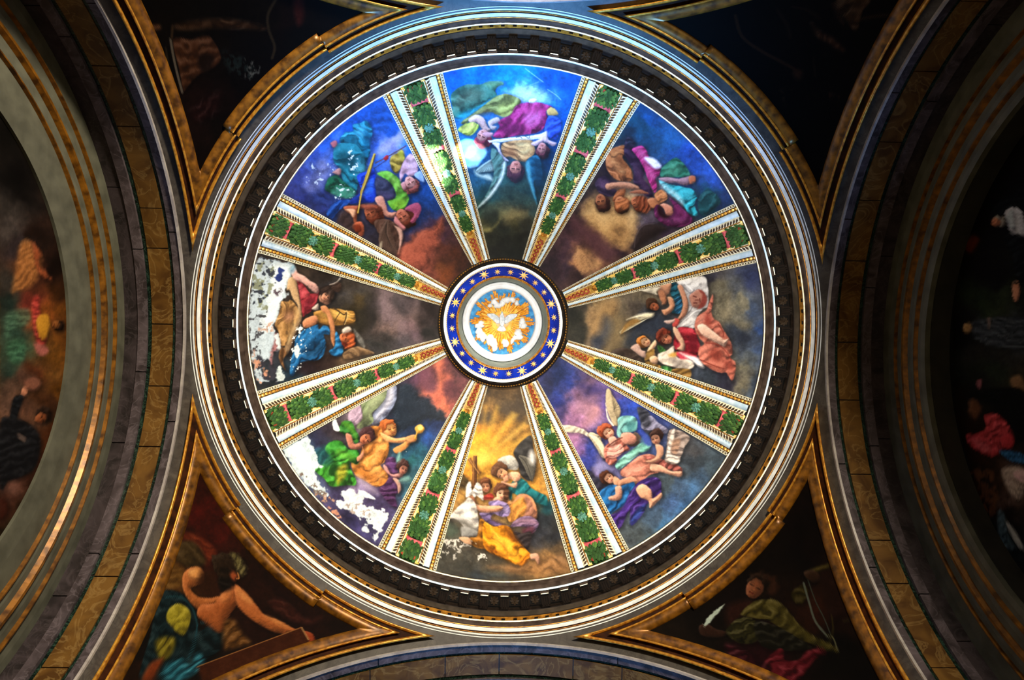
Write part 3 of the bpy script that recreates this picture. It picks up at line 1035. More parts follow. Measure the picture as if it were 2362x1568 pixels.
# bottom: angel embracing a large wooden cross
PANELS[2] = (960, 860, 3.135, '''
B: 480,120,3a2f20 620,120,4c3a22 700,130,463622 560,190,7c6038 650,230,5a4a34 720,240,443a30 740,330,4c4030 480,300,705434 540,260,806034 440,380,a06c28 560,340,8a6630 640,400,a87830 420,460,c88424 520,460,d89428 480,540,e0a030 380,560,cc8a24 440,620,eab040 520,620,d89830 360,680,c48830 340,800,7a5c38 700,460,8c6a34 780,420,9c7438 640,560,c08830 560,700,d8a040 820,640,8a6838 860,800,c08a38 900,840,a87c40 960,900,1c4a54 940,1040,2c3034 900,1150,34363c 1000,1200,34363a 860,1200,3a3a3e 1040,1290,5c4a34 960,1340,8a6840 1040,1400,7a5c38 860,1420,86643c 700,1430,6a543a 500,1400,4a4438 300,1400,3a3a34 180,1300,34322c 240,1120,3c3a34 300,1250,4a443a 400,1470,34383a 600,1480,4e4636 800,1490,6a5438 250,1460,3c3a36 160,1400,40403a 220,1200,5a5448 330,900,8c6a3c 300,980,8a6840 640,500,cc9434
P 4a3e30 s=10 a=.8 e=4 : 590,260 640,220 740,215 780,300 770,360 690,350 640,320
P 4a4032 s=8 a=.8 e=4 : 440,300 500,270 560,310 540,360 460,350
Q f0c050 s=7 a=.5 : 440,640 580,240 600,250 470,640
Q f0c050 s=5 a=.5 : 440,640 690,280 740,300 460,650
Q f4c860 s=5 a=.5 : 450,640 790,350 800,380 460,660
Q f0c458 s=6 a=.5 : 450,640 820,440 830,470 460,670
Q e8b448 s=6 a=.5 : 440,640 500,240 515,245 455,640
Q e8b448 s=6 a=.5 : 420,640 400,380 430,380 440,640
Q f4c860 s=6 a=.4 : 450,660 700,560 720,590 470,680
Q f4c860 s=6 a=.4 : 430,640 340,620 340,650 430,650
E f6c860 s=18 a=.55 : 450 620 60 60 0
P 4a3a20 r=14,.4 f=120,10,.2 : 320,720 380,780 400,840 350,850 310,830 300,770
P d2a050 s=8 a=.6 f=120,12,.3 : 300,870 360,840 370,880 300,960 250,1030
P 343230 r=10,.4 f=80,14,.4 : 830,455 780,480 730,530 705,580 730,640 760,740 820,780 850,720 865,640 850,560
K 5a564c n=9 : 740,600 860,660 830,780
P e8e4dc s=6 a=.9 : 835,560 860,600 850,660 820,640 815,590
P b8b4a8 r=14,.6 f=60,12,.2 : 590,630 640,600 700,600 740,660 730,700 680,700 620,670
P 1c6c70 f=45,11,.5 r=12,.4 : 730,760 790,780 830,830 900,870 940,890 950,960 880,940 760,900 700,870 690,910 660,930 660,840
P 14484c s=6 a=.7 : 760,860 870,890 940,930 880,950 760,910
P dca886 r=10,.6 : 640,740 690,715 740,720 755,760 720,790 690,770 650,760
P d09c7c r=8,.6 : 620,780 680,800 730,790 720,830 650,815 615,800
H d0986e 5a3a24 : 610,715 58 200 -.6
P c08c6c r=5,.5 : 630,760 660,740 670,780 640,790
H c88a66 6a3e22 : 500,815 50 260 0
P a43a2e f=90,7,.4 r=6,.4 : 485,890 545,870 560,910 490,915
P d89c60 s=3 r=8,.4 f=60,8,.3 : 560,910 640,880 690,930 730,920 700,960 640,980 560,950
H d8a684 5a3420 : 615,865 56 285 .3
P 50301c s=2 f=80,6,.4 e=2 : 640,830 675,850 670,900 640,930 630,900
P d8a686 r=7,.5 : 570,900 610,900 610,930 560,935
P c88a40 r=12,.4 f=30,9,.3 : 690,950 740,890 790,880 840,910 870,980 860,1060 760,1040 680,1080 650,1010 670,960
P 9a6a54 r=10,.5 f=30,9,.3 s=3 : 780,890 830,910 865,970 865,1050 780,1040 800,970
P d08c64 s=2 : 700,940 740,880 800,878 850,920 870,990 855,985 830,920 790,895 740,910
P 6a5470 f=70,9,.55 r=10,.4 : 680,1110 740,1050 820,1035 880,1070 880,1110 840,1160 770,1170 800,1120 740,1110
P b08898 s=4 a=.7 f=80,8,.4 : 700,1090 760,1055 850,1060 870,1090 780,1090
P 5a2c34 s=4 a=.8 : 770,1130 850,1110 840,1160 780,1170
P 342c2c r=10,.3 f=85,8,.3 : 710,1140 760,1160 830,1150 820,1250 790,1280 740,1230 700,1180
P 8a78a4 f=60,10,.55 r=12,.4 : 520,940 580,920 650,940 680,980 670,1030 620,1040 560,1020 540,1060 600,1090 680,1110 600,1115 520,1080 470,1040 460,1010 560,1000
P a898bc s=4 a=.7 : 620,950 670,980 660,1020 630,1000
P 4c3c5c s=4 a=.7 : 480,1030 560,1060 640,1100 560,1100 490,1070
P d89c78 r=10,.65 : 400,910 440,950 520,960 600,960 630,975 600,1000 500,1010 440,990 405,950
P c88660 r=6,.6 : 375,895 415,890 430,940 400,940
Q 6a4222 s=1 r=6,.4 : 412,600 440,598 438,790 432,830 400,830 404,760
Q 7a5028 s=1 r=5,.4 : 372,625 392,612 470,720 450,735
L a87c44 w=2.2 : 418,610 410,820
L 3a2010 w=2.2 : 437,600 434,800
L b08850 w=2 : 380,620 455,728
P d8d2c6 f=95,9,.4 r=10,.4 : 370,800 395,790 405,850 440,790 475,830 485,920 440,890 420,900 400,880 360,900
P f0ece4 s=3 a=.8 : 360,830 385,810 395,870 365,890
P c4beb2 f=85,13,.45 r=14,.4 : 380,900 420,930 440,990 455,1090 450,1160 400,1175 330,1180 340,1110 290,1060 240,1040 300,970 350,930
P ece8e0 s=5 a=.7 : 340,950 390,930 400,1030 380,1110 340,1030
P 6a665e s=5 a=.8 : 260,1060 340,1100 380,1130 450,1150 430,1120 340,1060
P 8c8a84 r=8,.4 s=3 : 330,1110 440,1140 440,1175 340,1180
P 4a5a4c s=8 a=.7 e=4 : 210,1090 280,1100 300,1170 220,1190
P a06820 f=100,14,.5 r=12,.4 : 460,1060 500,1080 480,1160 500,1230 560,1260 470,1270 400,1240 390,1190 440,1180
P d88c1c f=118,16,.55 r=16,.35 : 490,1080 560,1110 640,1100 690,1130 720,1200 800,1280 830,1320 800,1350 770,1390 720,1385 640,1350 560,1310 500,1270 480,1190
P f0b440 s=7 a=.7 : 560,1150 620,1190 680,1260 640,1270 560,1200
P f4b83c s=7 a=.6 : 620,1290 700,1290 760,1310 700,1330 640,1320
P 6a3a10 s=5 a=.8 : 640,1110 690,1140 740,1210 770,1250 700,1220 650,1160
P 7a4010 s=5 a=.7 : 500,1250 580,1280 660,1330 600,1320 510,1280
P c06c14 s=4 a=.8 f=60,8,.4 : 740,1370 800,1310 830,1320 790,1370 760,1395
P c49478 r=7,.6 : 825,1310 870,1305 885,1320 895,1370 880,1385 860,1350 830,1345
P c8c4b8 s=1 t=.52 tn=7 e=4 : 190,1210 330,1200 420,1230 340,1260 240,1260
P a8a49a s=1 t=.6 tn=8 e=4 : 170,1260 300,1250 320,1330 180,1350
P d0ccc0 s=1 t=.5 tn=6 e=4 : 380,1330 450,1300 510,1320 520,1350 400,1360
P c89e7a r=5,.4 : 310,1190 380,1190 400,1240 350,1230
P a8784c s=8 a=.5 f=92,10,.4 : 520,1400 820,1380 1060,1310 1070,1430 800,1450
P 2e3a40 s=8 a=.6 f=92,10,.3 : 380,1450 560,1440 760,1480 700,1500 450,1480
''')
# lower left: winged figures, one in gold lifting a cup, one in green
PANELS[3] = (600, 800, 3.1365, '''
B: 1340,120,6a3c42 1440,200,4e3034 1420,300,5a3238 1250,180,6a3e44 1300,230,c06a54 1290,120,b0604c 1330,340,d07a58 1250,300,4a2a38 1180,200,643e50 1100,260,4e3444 1200,330,8a4e4c 1290,420,c87456 1360,400,8a4a44 1050,220,3c3040 1040,330,1e2430 1100,420,1c2634 1000,480,20293a 1200,430,202838 1200,520,1e2a44 1250,560,203054 1100,560,20304a 1060,520,222c40 1020,600,24304a 1100,720,24506c 1150,760,2a5c70 1200,660,24447c 1040,760,28546a 1100,850,2c6468 1060,950,3a5e68 1060,1050,3c6478 700,480,8a7a80 560,580,3a3032 480,600,302a32 420,640,2c2a3a 380,700,2c2c44 400,780,305068 460,720,264a4c 800,1000,7a6a86 760,960,9080a0 880,1060,4a3c5c 820,1100,4e4464 700,1000,8a7c98 560,1060,3a3450 620,1130,464060 500,1100,3a3650 480,1180,4a4468 560,1220,3c3654 680,1300,38345a 760,1340,3a3658 800,1250,46406a 850,1130,4c4468 900,1180,4a3e60 620,1240,2e2c4a 420,1000,4c5674 360,960,7a8494
P d4765a s=8 a=.8 r=12,.3 e=4 : 1260,120 1330,90 1310,200 1350,330 1360,400 1330,480 1260,440 1230,370 1150,350 1200,320 1270,310 1290,230
P 56303c s=7 a=.8 e=4 : 1330,260 1380,240 1420,320 1370,400 1330,330
P 6e4450 s=8 a=.7 e=4 : 1180,150 1260,180 1270,290 1210,330 1150,260
P 202a36 s=5 a=.95 e=6 r=18,.3 : 1010,300 1080,270 1130,330 1160,370 1230,360 1260,440 1320,480 1330,540 1230,520 1100,560 1000,600 960,480 980,380
P 8c96b0 r=16,.5 f=70,12,.3 : 920,290 980,270 985,380 940,470 870,540 810,560 820,480 870,420 910,360
P c8c4cc s=5 a=.7 f=70,9,.3 : 930,300 965,300 960,390 900,470 830,550 840,500 900,410
P 7c8a64 r=16,.45 f=60,18,.25 : 760,370 860,310 915,300 900,380 850,440 810,480 820,540 760,580 700,590 710,540 740,480 730,420
P a8b08c s=8 a=.6 : 800,350 890,330 870,410 810,450 780,500
P b49cae r=12,.5 f=70,12,.2 : 640,480 680,430 720,410 735,470 740,520 700,560 660,570 640,540
H d09254 a85a28 : 935,590 62 250 .6
P d8945a r=6,.5 : 870,640 920,600 950,640 900,660
P c8823c f=65,14,.45 r=16,.4 : 790,580 870,580 890,640 930,690 930,760 900,830 870,860 920,910 930,960 890,1000 830,1010 760,970 690,930 660,860 670,820 720,790 740,720 780,660
P e0a860 s=7 a=.6 f=70,10,.3 : 860,640 910,680 880,760 830,850 800,830 850,720
P d89c58 s=8 a=.6 r=12,.4 : 800,880 870,870 910,930 870,970 800,950
P 9a5a20 s=5 a=.7 : 800,590 860,590 830,640 780,700 760,720 780,650
P a8682c s=5 a=.6 : 690,860 760,900 850,930 800,970 720,930
P e0a068 r=9,.65 : 870,620 920,640 980,660 1060,650 1110,645 1120,680 1060,690 980,695 910,680
P c8884c r=7,.6 : 960,740 1010,710 1060,680 1090,690 1050,740 990,770
P cc8c58 r=5,.5 : 1060,650 1125,635 1130,680 1075,690
P c49038 r=7,.6 : 1120,580 1160,560 1190,590 1170,620 1140,630 1130,670 1115,660 1128,620
P e8c070 s=1.5 : 1135,572 1165,566 1180,590 1150,600
P 2e6a2a f=60,13,.6 r=14,.4 : 600,540 660,540 690,600 720,660 690,700 650,650 620,640 570,600
P 58902c s=4 a=.7 : 590,545 650,550 690,620 700,680 660,620 620,580
P a86e58 r=9,.7 : 620,630 660,640 680,700 730,690 760,700 740,730 680,745 640,720
H b06a48 3c2224 : 770,650 56 330 .7
P 34802c f=75,16,.65 r=16,.4 : 500,690 580,680 640,740 710,750 720,810 700,850 640,830 560,850 500,790 470,740
P 3c8a2c f=55,15,.6 r=16,.4 : 500,790 580,830 640,810 650,870 690,950 690,1000 630,1000 540,1010 500,1000 460,950 400,900 390,860 450,850
P 68a838 s=6 a=.65 f=60,10,.4 : 560,740 640,760 690,800 620,820 560,790
P 163c18 s=5 a=.75 : 520,800 570,860 540,920 490,930 500,860
P a8962c s=5 a=.8 f=80,8,.4 : 560,880 620,850 630,910 590,970 560,1000 550,940
P 1c5250 s=6 a=.8 f=40,9,.4 : 400,760 470,740 520,820 480,860 410,840
P c08468 r=6,.5 : 700,800 740,760 740,720 750,780 710,830
P 4a2c50 f=75,11,.5 r=12,.4 : 910,810 970,800 990,850 1000,900 1010,960 1020,1030 980,1080 990,1160 940,1140 890,1080 860,1030 900,990 930,940 910,880
P 6c447c s=4 a=.6 : 920,830 970,830 970,900 940,880
P b8847c r=7,.6 : 895,850 920,870 950,920 1020,910 1030,940 970,945 930,920 895,880
H a8705c 3c2420 : 1035,875 46 300 .6
P b48c7c r=5,.5 : 960,950 1000,960 1020,1020 1000,1060 990,1000
P 8ab8a8 s=3 a=.8 r=6,.4 : 1005,760 1020,790 1010,830 985,830
P 86b0a4 s=4 a=.7 r=6,.4 : 1040,940 1080,940 1085,970 1030,980 1000,970
P c8d8da s=1.5 e=5 : 160,730 240,690 320,650 350,650 360,700 390,740 400,790 430,850 450,870 400,880 400,920 440,990 490,1050 480,1080 420,1060 370,1020 310,960 260,900 210,820
P e8eeee s=1.5 e=4 : 200,740 280,720 330,760 370,830 360,880 290,860 230,800
P 7a6a60 s=1 t=.58 tn=7 e=5 : 260,890 420,1000 520,1100 470,1120 340,1000
P b08c74 s=1.5 t=.5 tn=10 e=5 : 400,1060 490,1060 540,1120 460,1110
P d4dede s=1.2 e=5 : 590,1050 650,1030 700,1060 720,1040 760,1090 740,1140 820,1160 900,1200 930,1210 900,1290 860,1350 830,1410 820,1390 800,1300 720,1250 640,1180 570,1160 560,1110 620,1120
P a89a90 s=1 t=.56 tn=6 e=4 : 620,1150 740,1130 800,1200 760,1260 680,1220
P e4eaea s=1 : 715,1040 760,1045 835,1100 770,1090 720,1075
P 3a3654 s=1.2 t=.5 tn=9 e=4 : 690,1230 790,1250 850,1330 780,1350
P d4dcdc s=1 e=2 : 735,1310 770,1300 790,1340 750,1340
P c08a70 s=1.5 t=.45 tn=10 e=4 : 490,1150 560,1190 600,1240 530,1230
P dce4e4 s=1 e=1.5 : 540,520 575,600 545,605 525,560
P b0a0b0 s=6 a=.6 : 700,930 780,980 860,1060 820,1060 740,1010
P e8eef0 s=1 e=2 : 870,1160 905,1175 895,1190
L e8f0f0 w=2 a=.9 : 1056,756 1058,758
''')
# left: figures binding a bundle of rods, plaster lost at the outer edge
PANELS[4] = (540, 560, 4.3558, '''
B: 1950,640,241c1a 1900,900,262422 2000,500,2a2220 1800,600,3c3436 1830,780,3a302e 1700,560,443c3e 1600,500,4c4444 1500,480,54484a 1480,600,62545a 1550,700,6a5a5c 1500,780,705c56 1600,820,7c645a 1700,850,70585a 1740,950,58484e 1650,980,484448 1560,950,443f40 1500,900,34302e 1450,1000,30302e 1400,1050,3a3838 1400,750,24221e 1350,600,302c26 1300,800,2a261e 1250,500,383430 1150,450,342e28 1050,520,34343a 900,300,241e1a 700,280,3a3028 1250,980,3a3632 1300,1050,4a4036 1150,1150,5a4836 1000,1180,302420 850,1200,281c1a 750,1280,281e22 900,1120,302826 600,1320,20303a 1250,650,3c3220 1200,750,2c2618 1100,600,34302c
P 7c6a6c s=12 a=.6 r=16,.3 e=5 : 1470,500 1540,480 1580,580 1640,700 1740,780 1770,880 1700,960 1600,900 1560,800 1470,800 1430,650
P 2c2826 s=10 a=.7 e=5 : 1350,560 1420,540 1460,700 1440,850 1360,900 1330,760
P 8a7470 s=10 a=.5 : 1800,680 1840,580 1820,720 1780,760
P 302e30 s=10 a=.6 e=5 : 1600,560 1680,640 1700,720 1640,660
P bccad0 s=2 e=5 : 240,150 330,160 450,190 560,210 600,220 590,280 560,330 540,420 520,470 550,500 520,560 480,590 450,660 430,740 400,860 410,920 460,960 470,1060 440,1110 400,1090 380,1170 330,1180 280,1260 300,1330 360,1380 240,1400 190,1200 160,1000 140,800 160,560 190,350
P d8e2e4 s=4 e=5 : 380,220 520,240 540,330 520,460 480,560 420,680 380,840 300,900 270,800 330,640 360,480 380,340
P 8a9078 s=2 t=.5 tn=12 e=6 : 200,240 380,200 400,340 360,520 330,700 220,700 180,500
P 343a44 s=1 t=.6 tn=8 ts=9 e=6 : 230,160 400,200 420,420 360,560 200,640 180,380
P 4a4c50 s=1 t=.6 tn=8 ts=12 e=6 : 150,700 330,640 340,860 240,1000 300,1200 220,1260 170,1000
P 2a3a74 s=1 e=4 : 455,250 485,270 480,340 450,390 415,360 440,310
P 5a4c54 s=3 t=.45 tn=9 e=4 : 400,480 450,460 490,490 440,530 410,520
P 34343c s=2 e=6 t=.42 tn=14 : 220,1120 330,1180 400,1230 460,1330 440,1390 340,1390 240,1280
P c89478 s=2 t=.5 tn=12 e=6 : 180,1080 260,1180 330,1330 380,1390 250,1400 200,1250
P c0a08c s=2 t=.55 tn=9 e=5 : 250,860 380,780 390,860 320,900
P 9a6a6a s=3 e=3 f=110,10,.3 : 400,1100 470,1060 460,950 420,910 400,1000 360,1150 380,1220
P c8d0d0 s=1 e=5 : 410,940 450,930 470,1040 450,1080 430,1010
P 30343a s=3 e=4 : 410,1100 460,1080 480,1180 470,1250 420,1260 390,1180
P ccd8d4 s=1.2 e=5 : 430,1290 460,1240 500,1320 520,1370 420,1380
P b89870 r=9,.6 : 545,370 590,340 630,370 640,460 660,560 680,700 680,760 640,860 600,960 570,1050 530,1120 500,1080 520,1000 560,880 610,760 640,640 590,560 560,480 530,470
P 9a7444 f=20,15,.5 r=14,.45 : 475,590 545,590 560,570 600,600 640,660 650,740 600,840 560,930 530,1010 480,1040 460,960 440,880 410,830 430,760 460,680
P d0ac78 s=6 a=.7 f=25,11,.3 : 600,660 660,700 640,800 580,920 540,1000 560,880 610,780
P 5a3c24 s=6 a=.7 : 500,680 580,640 620,700 560,760 500,780
P c08c70 s=8 a=.6 r=8,.4 : 510,740 570,700 600,750 540,790
P 6a4a2c f=10,9,.5 r=8,.4 : 480,1040 530,1110 490,1180 520,1280 480,1230 450,1140
P 8c2c34 f=60,12,.55 r=14,.4 : 630,350 700,420 760,500 830,500 860,470 840,560 820,620 780,680 720,720 690,740 670,600 650,470
P c0585c s=4 a=.6 f=60,9,.4 : 650,430 740,500 720,560 670,520
P 5c1822 s=4 a=.7 : 740,560 810,560 780,640 720,680 700,640
P c89c90 r=11,.65 : 575,300 610,250 640,300 700,330 760,380 820,410 850,460 840,510 790,490 740,440 680,400 610,370
P 8ab0c4 s=3 a=.8 : 565,260 600,220 620,270 580,310
P b08068 r=10,.6 : 855,530 900,510 960,530 980,570 940,620 900,610 860,580
H b88468 2c1e1a : 930,520 66 320 .5
P 30241e s=3 e=3 f=40,8,.4 : 860,470 920,430 1000,450 1010,530 980,580 960,530 900,490
P b0a294 r=10,.6 : 780,660 840,610 850,660 820,680
P 3c2c24 r=8,.4 f=60,10,.3 : 960,420 1010,400 1060,390 1080,440 1050,490 1000,480
P c8c0b4 s=2 r=4,.4 : 960,420 1030,390 1070,340 1060,370 1010,410
P a87c3c f=95,12,.4 r=14,.5 : 800,700 900,670 1020,660 1120,680 1200,690 1220,760 1200,800 1100,820 1000,830 900,810 830,780
P d4ac5c s=6 a=.7 f=95,9,.3 : 900,690 1030,680 1130,700 1190,730 1120,760 1000,740 900,730
P 6a4a20 s=5 a=.7 : 840,780 980,790 1180,790 1190,815 1000,830 880,815
L 3a2a18 w=4 : 1000,650 1100,720 1130,700 1110,800 1070,900
L 4a3820 w=3 : 980,660 1060,690 1030,750 1010,790
L c8b07c w=2 : 1130,680 1140,740 1110,820
P b87c58 r=10,.6 : 690,790 740,750 810,730 840,760 830,810 760,850 700,850
P b07850 r=7,.6 : 870,640 930,640 990,760 1020,900 1020,1000 1000,1040 970,960 960,840 930,720 890,690
P 1c5c8c f=60,15,.55 r=16,.4 : 690,880 760,850 840,820 850,870 900,830 950,850 960,920 900,920 920,1000 900,1120 830,1180 700,1190 640,1240 600,1330 560,1320 570,1180 600,1080 620,960
P 2a78b0 s=6 a=.7 f=55,10,.4 : 680,920 780,870 830,900 740,1000 660,1080 640,1000
P 103450 s=6 a=.75 f=55,10,.3 : 770,1000 880,980 900,1080 800,1140 720,1150
P 1e6494 f=70,13,.5 r=14,.4 : 1020,890 1070,960 1095,1030 1090,1120 1030,1140 970,1120 960,1080 1010,1040
H b0643c 702818 : 1130,970 76 20 -.5
P a8542c s=3 e=3 f=60,8,.4 : 1120,900 1180,900 1210,970 1190,1040 1110,1060 1150,1000
P c8b8a8 r=8,.5 s=2 : 1090,870 1150,840 1180,880 1100,910
P 7a6044 r=12,.45 f=110,12,.3 : 1090,1120 1150,1070 1230,1040 1310,1060 1410,1110 1280,1130 1130,1170
P d4dcd8 s=1 e=5 : 670,800 690,860 660,910 640,880
P ccd8d8 s=1 e=5 : 610,1040 640,1020 660,1080 640,1150 610,1120
P e0e8e8 s=.8 t=.7 tn=5 : 600,900 760,840 760,1050 620,1330 560,1250
P 6c6a64 s=2 f=20,9,.3 a=.8 : 1200,860 1300,980 1310,1060 1240,980
''')
# upper left: figures in blue and sea green with a long reed
PANELS[5] = (600, 180, 3.2667, '''
B: 280,760,3a4688 240,800,38407c 330,700,3a4ca0 420,560,3c5ab4 500,480,2c60c0 560,420,2664c8 700,280,1c62c8 850,200,1458b0 900,280,1650a4 950,400,1a4c98 1000,350,1654b0 880,460,3a60b0 920,520,8890c0 1000,460,9698c0 1050,430,8a90c0 980,540,7880bc 880,600,3060b8 860,520,2a58b4 1020,540,7a84b8 1100,560,1c60b8 1150,580,2a6cc0 1250,760,1c58ac 1200,800,1a4ea0 1250,880,1a4c98 1280,950,1c4488 1200,1000,1c3c80 1320,960,1c3c78 1150,900,1a4488 1050,880,2a50a0 1100,1120,24284c 1180,1080,20305c 1080,1200,342838 1240,1120,3c3048 1320,1080,382c4c 1300,1200,80483c 1200,1200,8a4c3e 1260,1280,7c4438 1350,1100,7c4638 1180,1300,8c4c3c 1100,1330,7c4034 1250,1400,6e3c30 1400,1150,382430 1450,1200,3c2628 1380,1250,48281f 1450,1330,452416 1350,1380,54301c 1500,1420,361c12 1560,1360,28160e 1400,1450,5a3018 820,1150,2c2c40 830,1200,282430 650,1080,3a2c30 560,1000,1c3470 480,950,242c60 400,880,2c3870 300,850,28347a 350,800,5a629c 420,720,6470a8 460,640,6c78b0 520,560,4a68b4 380,640,5068b0 480,880,202c58 540,820,203c60
P 8a8cb8 s=9 a=.5 f=130,22,.5 : 330,760 450,640 560,460 600,400 560,520 500,620 520,700 440,820 360,850
P 283c7c s=8 a=.5 f=130,16,.5 : 380,860 480,860 520,960 480,980 400,920
P 141f4c s=8 a=.5 e=4 : 320,840 400,880 440,930 350,900
P a8a4c8 s=8 a=.7 : 860,560 960,480 1060,430 1080,450 1000,520 900,590
P 1c58a8 s=8 a=.6 f=75,20,.4 : 850,280 1000,220 1010,330 880,420 850,380
L 5a4a5a w=5 : 870,640 1000,570 1100,510
P a0282c r=4,.4 : 930,600 960,580 965,610 940,620
L 3c3450 w=3 a=.8 : 860,680 950,620
P 1e7c94 f=100,16,.55 r=16,.4 : 700,350 750,340 800,320 825,350 845,390 840,440 820,470 830,560 800,640 790,700 760,680 740,560 680,500 620,500 600,460 640,410 700,400
P 58b8d4 s=5 a=.6 f=100,10,.4 : 740,360 790,370 780,450 720,430
P 0c5a7c s=5 a=.7 : 790,400 830,420 820,540 790,580 780,480
P 1c7484 f=110,20,.45 r=22,.4 : 570,500 640,490 720,500 770,560 790,640 780,740 740,790 720,860 660,850 620,760 600,680 560,640 550,580
P 5cb4c4 s=8 a=.6 f=110,12,.4 : 740,600 790,650 780,730 740,760 720,680
P 0a3a44 s=7 a=.6 : 600,560 680,560 720,640 650,680 590,630
P 20684c f=110,14,.5 r=12,.4 : 520,750 580,730 620,770 680,820 720,860 690,900 620,900 540,870 490,840 500,790
P 58a08c s=4 a=.6 e=3 : 530,860 600,820 700,850 720,890 640,905 560,890
P e0ecee s=.8 t=.62 tn=6 e=3 : 660,560 730,530 740,700 700,760 670,700
P e0f0f0 s=.8 t=.66 tn=6 e=3 : 560,860 640,740 760,880 680,910 600,990 580,960
P d0dcec s=.8 t=.7 tn=6 e=3 : 300,800 400,640 560,640 560,720 400,820
P c07078 r=5,.4 : 530,490 570,470 580,500 555,525
P c08c84 r=6,.5 : 545,710 590,680 610,690 600,730 560,720
P 1a3cb0 f=60,13,.55 r=12,.4 : 730,740 800,700 850,680 870,740 860,800 880,850 860,930 800,940 730,940 680,950 680,920 760,850
P 3878e0 s=5 a=.6 f=70,9,.4 : 800,760 850,760 850,860 790,880 760,900 790,820
P 102868 s=5 a=.7 : 720,880 790,900 770,940 690,940
P 14408c f=50,12,.5 r=10,.4 : 550,950 600,920 680,920 640,970 590,1000 540,1060 500,1020
P 30344c r=14,.4 f=50,12,.3 : 875,750 940,760 1000,810 1020,860 1000,920 930,910 880,880 870,820
P 58507c s=6 a=.6 f=50,9,.3 : 900,860 960,860 1010,880 980,920 910,910
P 5c9c34 f=62,13,.5 r=14,.4 : 880,720 960,700 1040,750 1070,810 1110,870 1120,920 1090,980 1060,1000 1000,990 960,930 1020,900 1010,830 960,770
P a0d060 s=5 a=.6 f=62,9,.3 : 960,720 1030,760 1070,840 1030,820 980,760
P 90c840 s=5 a=.6 : 1000,940 1060,910 1100,930 1070,980 1010,970
P a08838 f=90,10,.5 r=10,.4 : 980,600 1040,560 1070,540 1090,600 1070,660 1030,720 990,680
P b0b83c s=4 a=.6 : 1040,560 1075,550 1085,610 1060,600
P c098a8 f=90,12,.4 r=10,.4 : 1080,630 1130,570 1170,600 1190,680 1170,730 1120,740 1090,720 1060,780 1050,720
P d4b4c4 s=6 a=.6 : 1130,600 1180,650 1160,710 1110,680
P 8ca8cc r=8,.4 : 1160,730 1210,700 1240,780 1200,770
H c48c84 8a4a44 : 1135,800 62 60 -.2
P c88c8c r=6,.5 : 1060,800 1090,780 1100,830 1080,840
P c08878 r=12,.7 : 865,910 920,890 950,960 970,1010 1030,1010 1010,1050 960,1050 920,1010
P 9c5438 r=9,.6 : 630,970 680,960 740,960 790,950 740,1000 730,1090 760,1130 720,1120 690,1040 640,1000
P d8a888 s=2 r=5,.4 : 640,990 690,985 720,1000 700,1050 670,1010
P a8583c r=6,.5 : 700,1100 760,1080 785,1140 770,1190 740,1180 750,1130 700,1140
P 6e2c18 r=5,.5 e=1 : 700,1110 750,1110 760,1150 720,1160
P 3a2c2c s=6 a=.9 f=40,10,.3 r=10,.3 : 590,1040 640,1000 690,1060 700,1150 640,1110
H a45c40 5c2a1a : 845,1020 68 60 .4
P 94503c s=4 r=10,.5 : 740,960 860,950 890,990 800,990
H a86450 5a281a : 1090,1050 72 60 .5
P 9c4c6c r=14,.4 : 1090,990 1140,950 1190,940 1215,980 1200,1030 1160,1090 1130,1080 1160,1020
P b8787c r=8,.5 : 1020,1040 1060,1090 1100,1130 1060,1150 1010,1090
P 4a342c r=16,.4 f=30,12,.4 : 860,1080 930,1060 1000,1080 1060,1150 1060,1230 1030,1330 960,1320 910,1270 920,1200 880,1150
K 4a3830 n=10 : 960,1070 900,1250 1040,1320
P b89488 s=2 r=5,.4 : 1010,1110 1070,1150 1070,1230 1040,1330 1050,1230 1040,1160
P 8a8070 s=2 : 900,1250 920,1230 915,1290 900,1290
P 94503f s=6 r=20,.25 e=4 : 1370,1050 1380,1100 1340,1190 1330,1250 1260,1320 1250,1400 1180,1440 1080,1400 1040,1350 1070,1270 1150,1220 1170,1170 1260,1140 1330,1110
Q b08c2c s=.8 r=3,.5 : 854,568 870,570 820,740 770,860 742,1020 732,1020 755,860 800,720
L e8d070 w=1.6 : 858,575 812,735 768,860 738,1010
L 5a4010 w=1.5 : 868,580 822,740 776,862
''')
